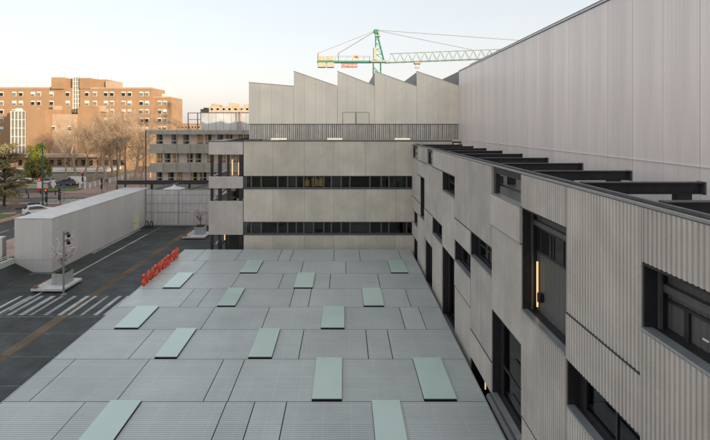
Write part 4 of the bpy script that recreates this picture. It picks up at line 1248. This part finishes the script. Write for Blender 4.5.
def bare_tree(x, ybase, ytop, v, label, rot=0.0):
    g_ = G(x, ybase)
    h = (ybase - ytop) * g_.y / F
    t = thing('bare_tree', label, 'tree', g_, 'bare trees before the brick hospital')
    for me, nm in zip(variants[v], ('trunk', 'crown')):
        o = bpy.data.objects.new(nm, me); col.objects.link(o); o.parent = t
    t.scale = (h, h, h); t.rotation_euler = (0, 0, rot)
    return t
bare_tree(77, 183, 112, 0, 'leftmost tall bare tree in front of the brick hospital', 0.3)
bare_tree(66, 176, 122, 2, 'smaller bare tree behind the leftmost bare tree by the hospital', 1.9)
bare_tree(93, 184, 108, 1, 'bare tree with slim trunk behind the white railing', 1.1)
bare_tree(105.5, 185, 104, 2, 'thick-trunked bare tree in the middle of the row', 2.2)
bare_tree(117, 179, 106, 0, 'bare tree just behind the double-armed street lamp', 4.2)
bare_tree(128, 186, 104, 1, 'bare tree right of the double-armed street lamp', 3.3)
bare_tree(141, 188, 108, 2, 'rightmost bare tree beside the balcony building', 5.2)
bare_tree(85, 178, 108, 2, 'bare tree between the leftmost pair and the slim trunk, close to the hospital', 0.9)
bare_tree(112, 176, 104, 1, 'bare tree farther back behind the thick-trunked one', 5.6)
bare_tree(135, 180, 102, 0, 'bare tree farther back near the right end of the row', 2.9)
bare_tree(150, 178, 106, 2, 'bare tree partly hidden behind the balcony building', 0.2)
bare_tree(10, 218, 190, 1, 'small young bare tree on the road median at the left', 0.5)

def leafy_tree(name, label, base, H, RX, mat, n, size, droop=0.0, seed=1, clumps=40):
    rnd = random.Random(seed)
    t = thing(name, label, 'tree', base)
    L = Vector(base)
    cl = []
    for i in range(clumps):
        z = rnd.uniform(0.16, 1.0); rr = RX * (1.08 - z * 0.72) * math.sqrt(rnd.uniform(0.1, 1)); az = rnd.uniform(0, 6.283)
        cl.append((L + Vector((rr * math.cos(az), rr * math.sin(az), z * H)), rnd.uniform(0.5, 1.0) * RX * 0.28))
    mb = MB()
    mb.tube([L, L + Vector((0.1, 0, H * 0.45)), L + Vector((0, 0, H * 0.95))], [H * 0.022, H * 0.015, 0.03], 7)
    for c, r in cl:
        mb.tube([L + Vector((0, 0, max(H * 0.12, (c.z - L.z) * 0.75))), c], [H * 0.006, 0.02], 4)
    mb.build('trunk', M['bark_dark'], t)
    def pts():
        c, r = rnd.choice(cl)
        d = Vector((rnd.gauss(0, 1), rnd.gauss(0, 1), rnd.gauss(0, 1))).normalized() * r * rnd.random() ** 0.5
        d.z = d.z * (0.4 if droop == 0 else 0.8) - droop * abs(rnd.gauss(0, 1)) * 0.8
        p = c + d
        p.z = max(p.z, L.z + H * 0.08)
        return p, rnd.uniform(.6, 1.4)
    leaf_cloud('crown', mat, pts, n, size, t, t['_o'])
    return t
gb = G(4, 206); leafy_tree('cedar_tree', 'pale olive spreading cedar at the left edge behind the road', gb, 11.0, 4.6, M['cedar'], 12000, 0.17, 0.0, 4, 75)
gb = G(36, 181); leafy_tree('willow_tree', 'bright green drooping tree in front of the glazed stair', gb, 9.6, 3.6, M['willow'], 14000, 0.2, 1.3, 8, 60)

# ------------------------------------------------------------------ street furniture and vehicles
def street_lamp(x, yb, yt, label, double=True, mat='pole_green'):
    g_ = G(x, yb, 0.12); h = (yb - yt) * g_.y / F
    t = thing('street_lamp', label, 'street lamp', g_, 'tall street lamps')
    MB().tube([g_, g_ + Vector((0, 0, h))], [0.13, 0.09], 8).build('pole', M[mat], t)
    MB().tube([g_, g_ + Vector((0, 0, 0.8))], 0.19, 8).build('base', M[mat], t)
    for s in ((-1, 1) if double else (1,)):
        MB().tube([g_ + Vector((0, 0, h - 0.1)), g_ + Vector((s * 0.5, 0, h + 0.05)), g_ + Vector((s * 1.1, 0, h + 0.05))], 0.05, 6).build('arm', M[mat], t)
        e = g_ + Vector((s * 1.35, 0, h + 0.05))
        MB().cbox(e.x - 0.35, e.x + 0.35, e.y - 0.15, e.y + 0.15, e.z - 0.1, e.z + 0.06, 0.03).build('lamp_head', M['steel_mid'], t)
street_lamp(42.5, 208, 141, 'tall dark green street lamp pole beside the traffic light at the left', False)
street_lamp(117, 189.5, 141, 'tall green double-armed street lamp before the bare trees')
street_lamp(125.3, 188, 147, 'tall dark lamp pole right of the double-armed street lamp', False, 'steel_dark')
def traffic_light(x, yb, yt, label, red=True, face=0):
    g_ = G(x, yb, 0.12); h = (yb - yt) * g_.y / F
    t = thing('traffic_light', label, 'traffic light', g_, 'traffic lights at the junction')
    MB().tube([g_, g_ + Vector((0, 0, h))], 0.07, 7).build('pole', M['pole_green'], t)
    for zz, n in ((h - 0.5, 3), (h - 1.7, 2)):
        hd_ = MB().cbox(g_.x - 0.17, g_.x + 0.17, g_.y - 0.32, g_.y - 0.07, g_.z + zz - 0.5, g_.z + zz + 0.5, 0.03).build('signal_head', M['black'], t)
        for i in range(n):
            c = g_ + Vector((0, -0.33, zz + 0.32 - 0.32 * i))
            MB().tube([c, c + Vector((0, -0.05, 0))], 0.12, 10).build('lens', M['signal_red'] if (i == 0 and red and n == 3) else M['pole_green'], hd_)
traffic_light(47, 207, 189, 'traffic light showing red beside the tall green lamp pole')
traffic_light(60, 204, 187.5, 'traffic light on the corner near the blue sign', False)
traffic_light(102, 193, 178, 'traffic light before the white railing under the bare trees', False)
traffic_light(83, 187, 171.5, 'far traffic light showing red left of the white railing')
def road_sign(x, yb, yt, label, mat, shape='round'):
    g_ = G(x, yb, 0.12); h = (yb - yt) * g_.y / F
    t = thing('road_sign', label, 'road sign', g_)
    MB().tube([g_, g_ + Vector((0, 0, h))], 0.04, 6).build('pole', M['steel_mid'], t)
    c = g_ + Vector((0, -0.06, h - 0.1))
    if shape == 'round': MB().tube([c, c + Vector((0, -0.03, 0))], 0.36, 14).build('plate', M[mat], t)
    else: MB().box(c.x - 0.35, c.x + 0.35, c.y - 0.03, c.y, c.z - 0.35, c.z + 0.35).build('plate', M[mat], t)
    if mat == 'red_lamp': MB().box(c.x - 0.25, c.x + 0.25, c.y - 0.05, c.y - 0.031, c.z - 0.07, c.z + 0.07).build('bar', M['window_white'], t)
road_sign(64, 202, 186, 'small square blue sign right of the corner traffic light', 'blue', 'square')
road_sign(60.8, 200, 191, 'round red no-entry sign at the corner', 'red_lamp')
road_sign(107, 190, 180, 'small blue sign on a post beside the white railing', 'blue', 'square')
g_ = G(39, 191.5, 0.1)
tt = thing('advert_totem', 'red and white upright totem sign beside the tall green lamp pole', 'totem', g_)
s_ = g_.y / F
MB().box(g_.x - 1.9 * s_, g_.x + 1.9 * s_, g_.y, g_.y + 0.3, g_.z, g_.z + 3.2 * s_).build('base', M['red_lamp'], tt)
MB().box(g_.x - 1.9 * s_, g_.x + 1.9 * s_, g_.y, g_.y + 0.3, g_.z + 3.25 * s_, g_.z + 10 * s_).build('poster', M['window_white'], tt)
hd_ = MB().box(g_.x - 1.9 * s_, g_.x + 1.9 * s_, g_.y, g_.y + 0.3, g_.z + 10.05 * s_, g_.z + 13.8 * s_).build('header', M['red_lamp'], tt)
MB().prism([(g_.x - 0.25, g_.y - 0.03, g_.z + 10.8 * s_), (g_.x + 0.25, g_.y - 0.03, g_.z + 10.8 * s_), (g_.x, g_.y - 0.03, g_.z + 13.0 * s_)], (0, 0.02, 0)).build('symbol', M['window_white'], hd_)
# white cross-shaped board and white railing
g_ = G(53.5, 189, 0.1); s_ = g_.y / F
tt = thing('cross_sign', 'white cross-shaped sign on a short post near the totem', 'sign', g_)
MB().tube([g_, g_ + Vector((0, 0, 3.4 * s_))], 0.06, 6).build('post', M['window_white'], tt)
MB().box(g_.x - 2.4 * s_, g_.x + 2.4 * s_, g_.y - 0.1, g_.y + 0.1, g_.z + 3.5 * s_, g_.z + 6.0 * s_).box(g_.x - 1 * s_, g_.x + 1 * s_, g_.y - 0.12, g_.y + 0.12, g_.z + 1.6 * s_, g_.z + 9 * s_).build('panel', M['window_white'], tt)
rail = thing('white_railing', 'white post railing curving along the pavement under the bare trees', 'railing', G(100, 187))
pp = [(80, 188), (85, 188.6), (90, 188.2), (95, 186.8), (100, 185.6), (105, 184.4), (110, 183.2), (116, 181.8), (122, 180.2), (128, 178.6), (134, 177.2)]
for i, (x, y) in enumerate(pp):
    q = G(x, y, 0.1); MB().box(q.x - 0.12, q.x + 0.12, q.y - 0.12, q.y + 0.12, 0.1, 1.35).build('post', M['window_white'], rail)
for zz in (0.5, 0.85, 1.2):
    MB().tube([G(x, y, 0.1) + Vector((0, 0, zz)) for x, y in pp], 0.05, 5).build('rail', M['window_white'], rail)
for i, (x, y) in enumerate(((16, 193), (26.5, 194), (28.5, 197.7), (40.5, 194), (55.5, 195), (58.5, 198.5))):
    q = G(x, y, 0.11)
    b = MB().tube([q, q + Vector((0, 0, 0.85)), q + Vector((0, 0, 1.0))], [0.1, 0.1, 0.06], 8).tube([q, q + Vector((0, 0, 0.12))], 0.14, 8).build('bollard', M['black'], origin=q)
    tag(b, ('leftmost', 'second', 'third', 'fourth', 'fifth', 'rightmost')[i] + ' of the black bollards along the pink pavement, counted from the left', 'bollard', 'bollards at the junction')
pw_ = MB(); q0, q1 = G(20, 188.5, 0.1), G(47, 188.5, 0.1)
pw_.cbox(q0.x, q1.x, q0.y, q0.y + 0.5, 0.1, 1.05, 0.04)
tag(pw_.build('planter_wall', M['stone_beige'], origin=(q0 + q1) / 2), 'low beige stone wall behind the totem at the junction', 'wall')
def container(x, y, w, h, mat, label):
    q = G(x, y, 0.0); s_ = q.y / F
    t = thing('waste_container', label, 'container', q)
    MB().cbox(q.x - w * s_ / 2, q.x + w * s_ / 2, q.y - 0.6, q.y + 0.6, 0.15, h * s_ * 0.8, 0.06).build('body', M[mat], t)
    MB().cbox(q.x - w * s_ / 2 - 0.04, q.x + w * s_ / 2 + 0.04, q.y - 0.65, q.y + 0.65, h * s_ * 0.8 + 0.01, h * s_, 0.06).build('lid', M['black'], t)
    for a in (-0.35, 0.35): MB().tube([(q.x + a * w * s_ - 0.05, q.y - 0.5, 0.1), (q.x + a * w * s_ + 0.05, q.y - 0.5, 0.1)], 0.1, 8).build('wheel', M['tyre'], t)
container(34.2, 207.2, 7.5, 4.6, 'blue', 'blue container behind the white car')
container(20.5, 213.5, 4.8, 6.0, 'container', 'grey-green container left of the white car')

def car(label, loc, rot, paint, L=4.3, van=False):
    t = thing('parked_car' if van is not None else 'car', label, 'car', (0, 0, 0), 'cars on the street')
    w = 0.88
    hL = L / 2
    if van: pr = [(-hL, .3), (-hL, 1.1), (-hL + .15, 1.85), (hL - 1.2, 1.9), (hL - .6, 1.15), (hL, .95), (hL, .3)]
    else: pr = [(-hL, .32), (-hL + .03, .85), (-hL + .35, 1.02), (-hL + .75, 1.42), (-.1, 1.47), (.45, 1.38), (1.15, .95), (hL - .12, .8), (hL, .6), (hL - .02, .32)]
    b = MB()
    n = len(pr)
    secs = [(-w, 0.0), (-w * 0.99, 0.0)]
    for y, k in ((-w, 1), (w, 1)):
        for x, z in pr:
            tk = 0.16 if z > 1.0 else 0.0
            b.v.append((x, y * (1 - tk), z))
    b.f.append(tuple(range(n))); b.f.append(tuple(range(2 * n - 1, n - 1, -1)))
    for i in range(n):
        j = (i + 1) % n; b.f.append((i, j, n + j, n + i))
    b.build('body', paint, t)
    for s in (-1, 1):
        y = s * (w * 0.85)
        gp_ = [(-hL + .82, 1.0), (-hL + .95, 1.36), (-.12, 1.4), (.4, 1.32), (.95, .98)] if not van else [(hL - 1.9, 1.15), (hL - 1.9, 1.75), (hL - 1.25, 1.75), (hL - .75, 1.2)]
        MB().prism([(x, y + s * (0.13 if z < 1.02 else 0.03), z) for x, z in gp_], (0, -s * 0.04, 0)).build('side_window', M['pane'], t)
        for x in (-hL + .75, hL - .8):
            wh = MB().tube([(x, s * (w - 0.16), .32), (x, s * (w + 0.02), .32)], .32, 14).build('wheel', M['tyre'], t)
            MB().tube([(x, s * (w + 0.02), .32), (x, s * (w + 0.03), .32)], .2, 10).build('rim', M['flash'], wh)
        MB().box(-hL - .03, -hL + .06, s * w * .62 - .2, s * w * .62 + .2, .72, .9).build('tail_light', M['red_lamp'], t)
        MB().box(hL - .1, hL + .03, s * w * .62 - .2, s * w * .62 + .2, .6, .74).build('headlight', M['window_white'], t)
    if not van:
        MB().prism([(-hL + .34, -.6, 1.05), (-hL + .68, -.55, 1.4), (-hL + .68, .55, 1.4), (-hL + .34, .6, 1.05)], (-.03, 0, .02)).build('rear_window', M['pane'], t)
    t.location = loc; t.rotation_euler = (0, 0, rot)
    return t
q = G(34, 215.5); car('white hatchback seen from behind turning on the road above the grey box', (q.x, q.y + 1.0, 0.012), R(38), M['car_white'])
q = G(75, 184.5); car('white van parked by the hospital front beside a dark car', (q.x, q.y, 0.012), R(175), M['car_white'], 4.9, True)
q = G(66.5, 185); car('dark car parked beside the white van', (q.x, q.y, 0.012), R(185), M['car_dark'])
q = G(27, 184); car('white car parked in front of the green drooping tree', (q.x, q.y, 0.012), R(4), M['car_white'])
q = G(46, 184); car('silver car parked right of the green drooping tree', (q.x, q.y, 0.012), R(184), M['car_silver'])

for o in bpy.data.objects:
    if '_o' in o: del o['_o']
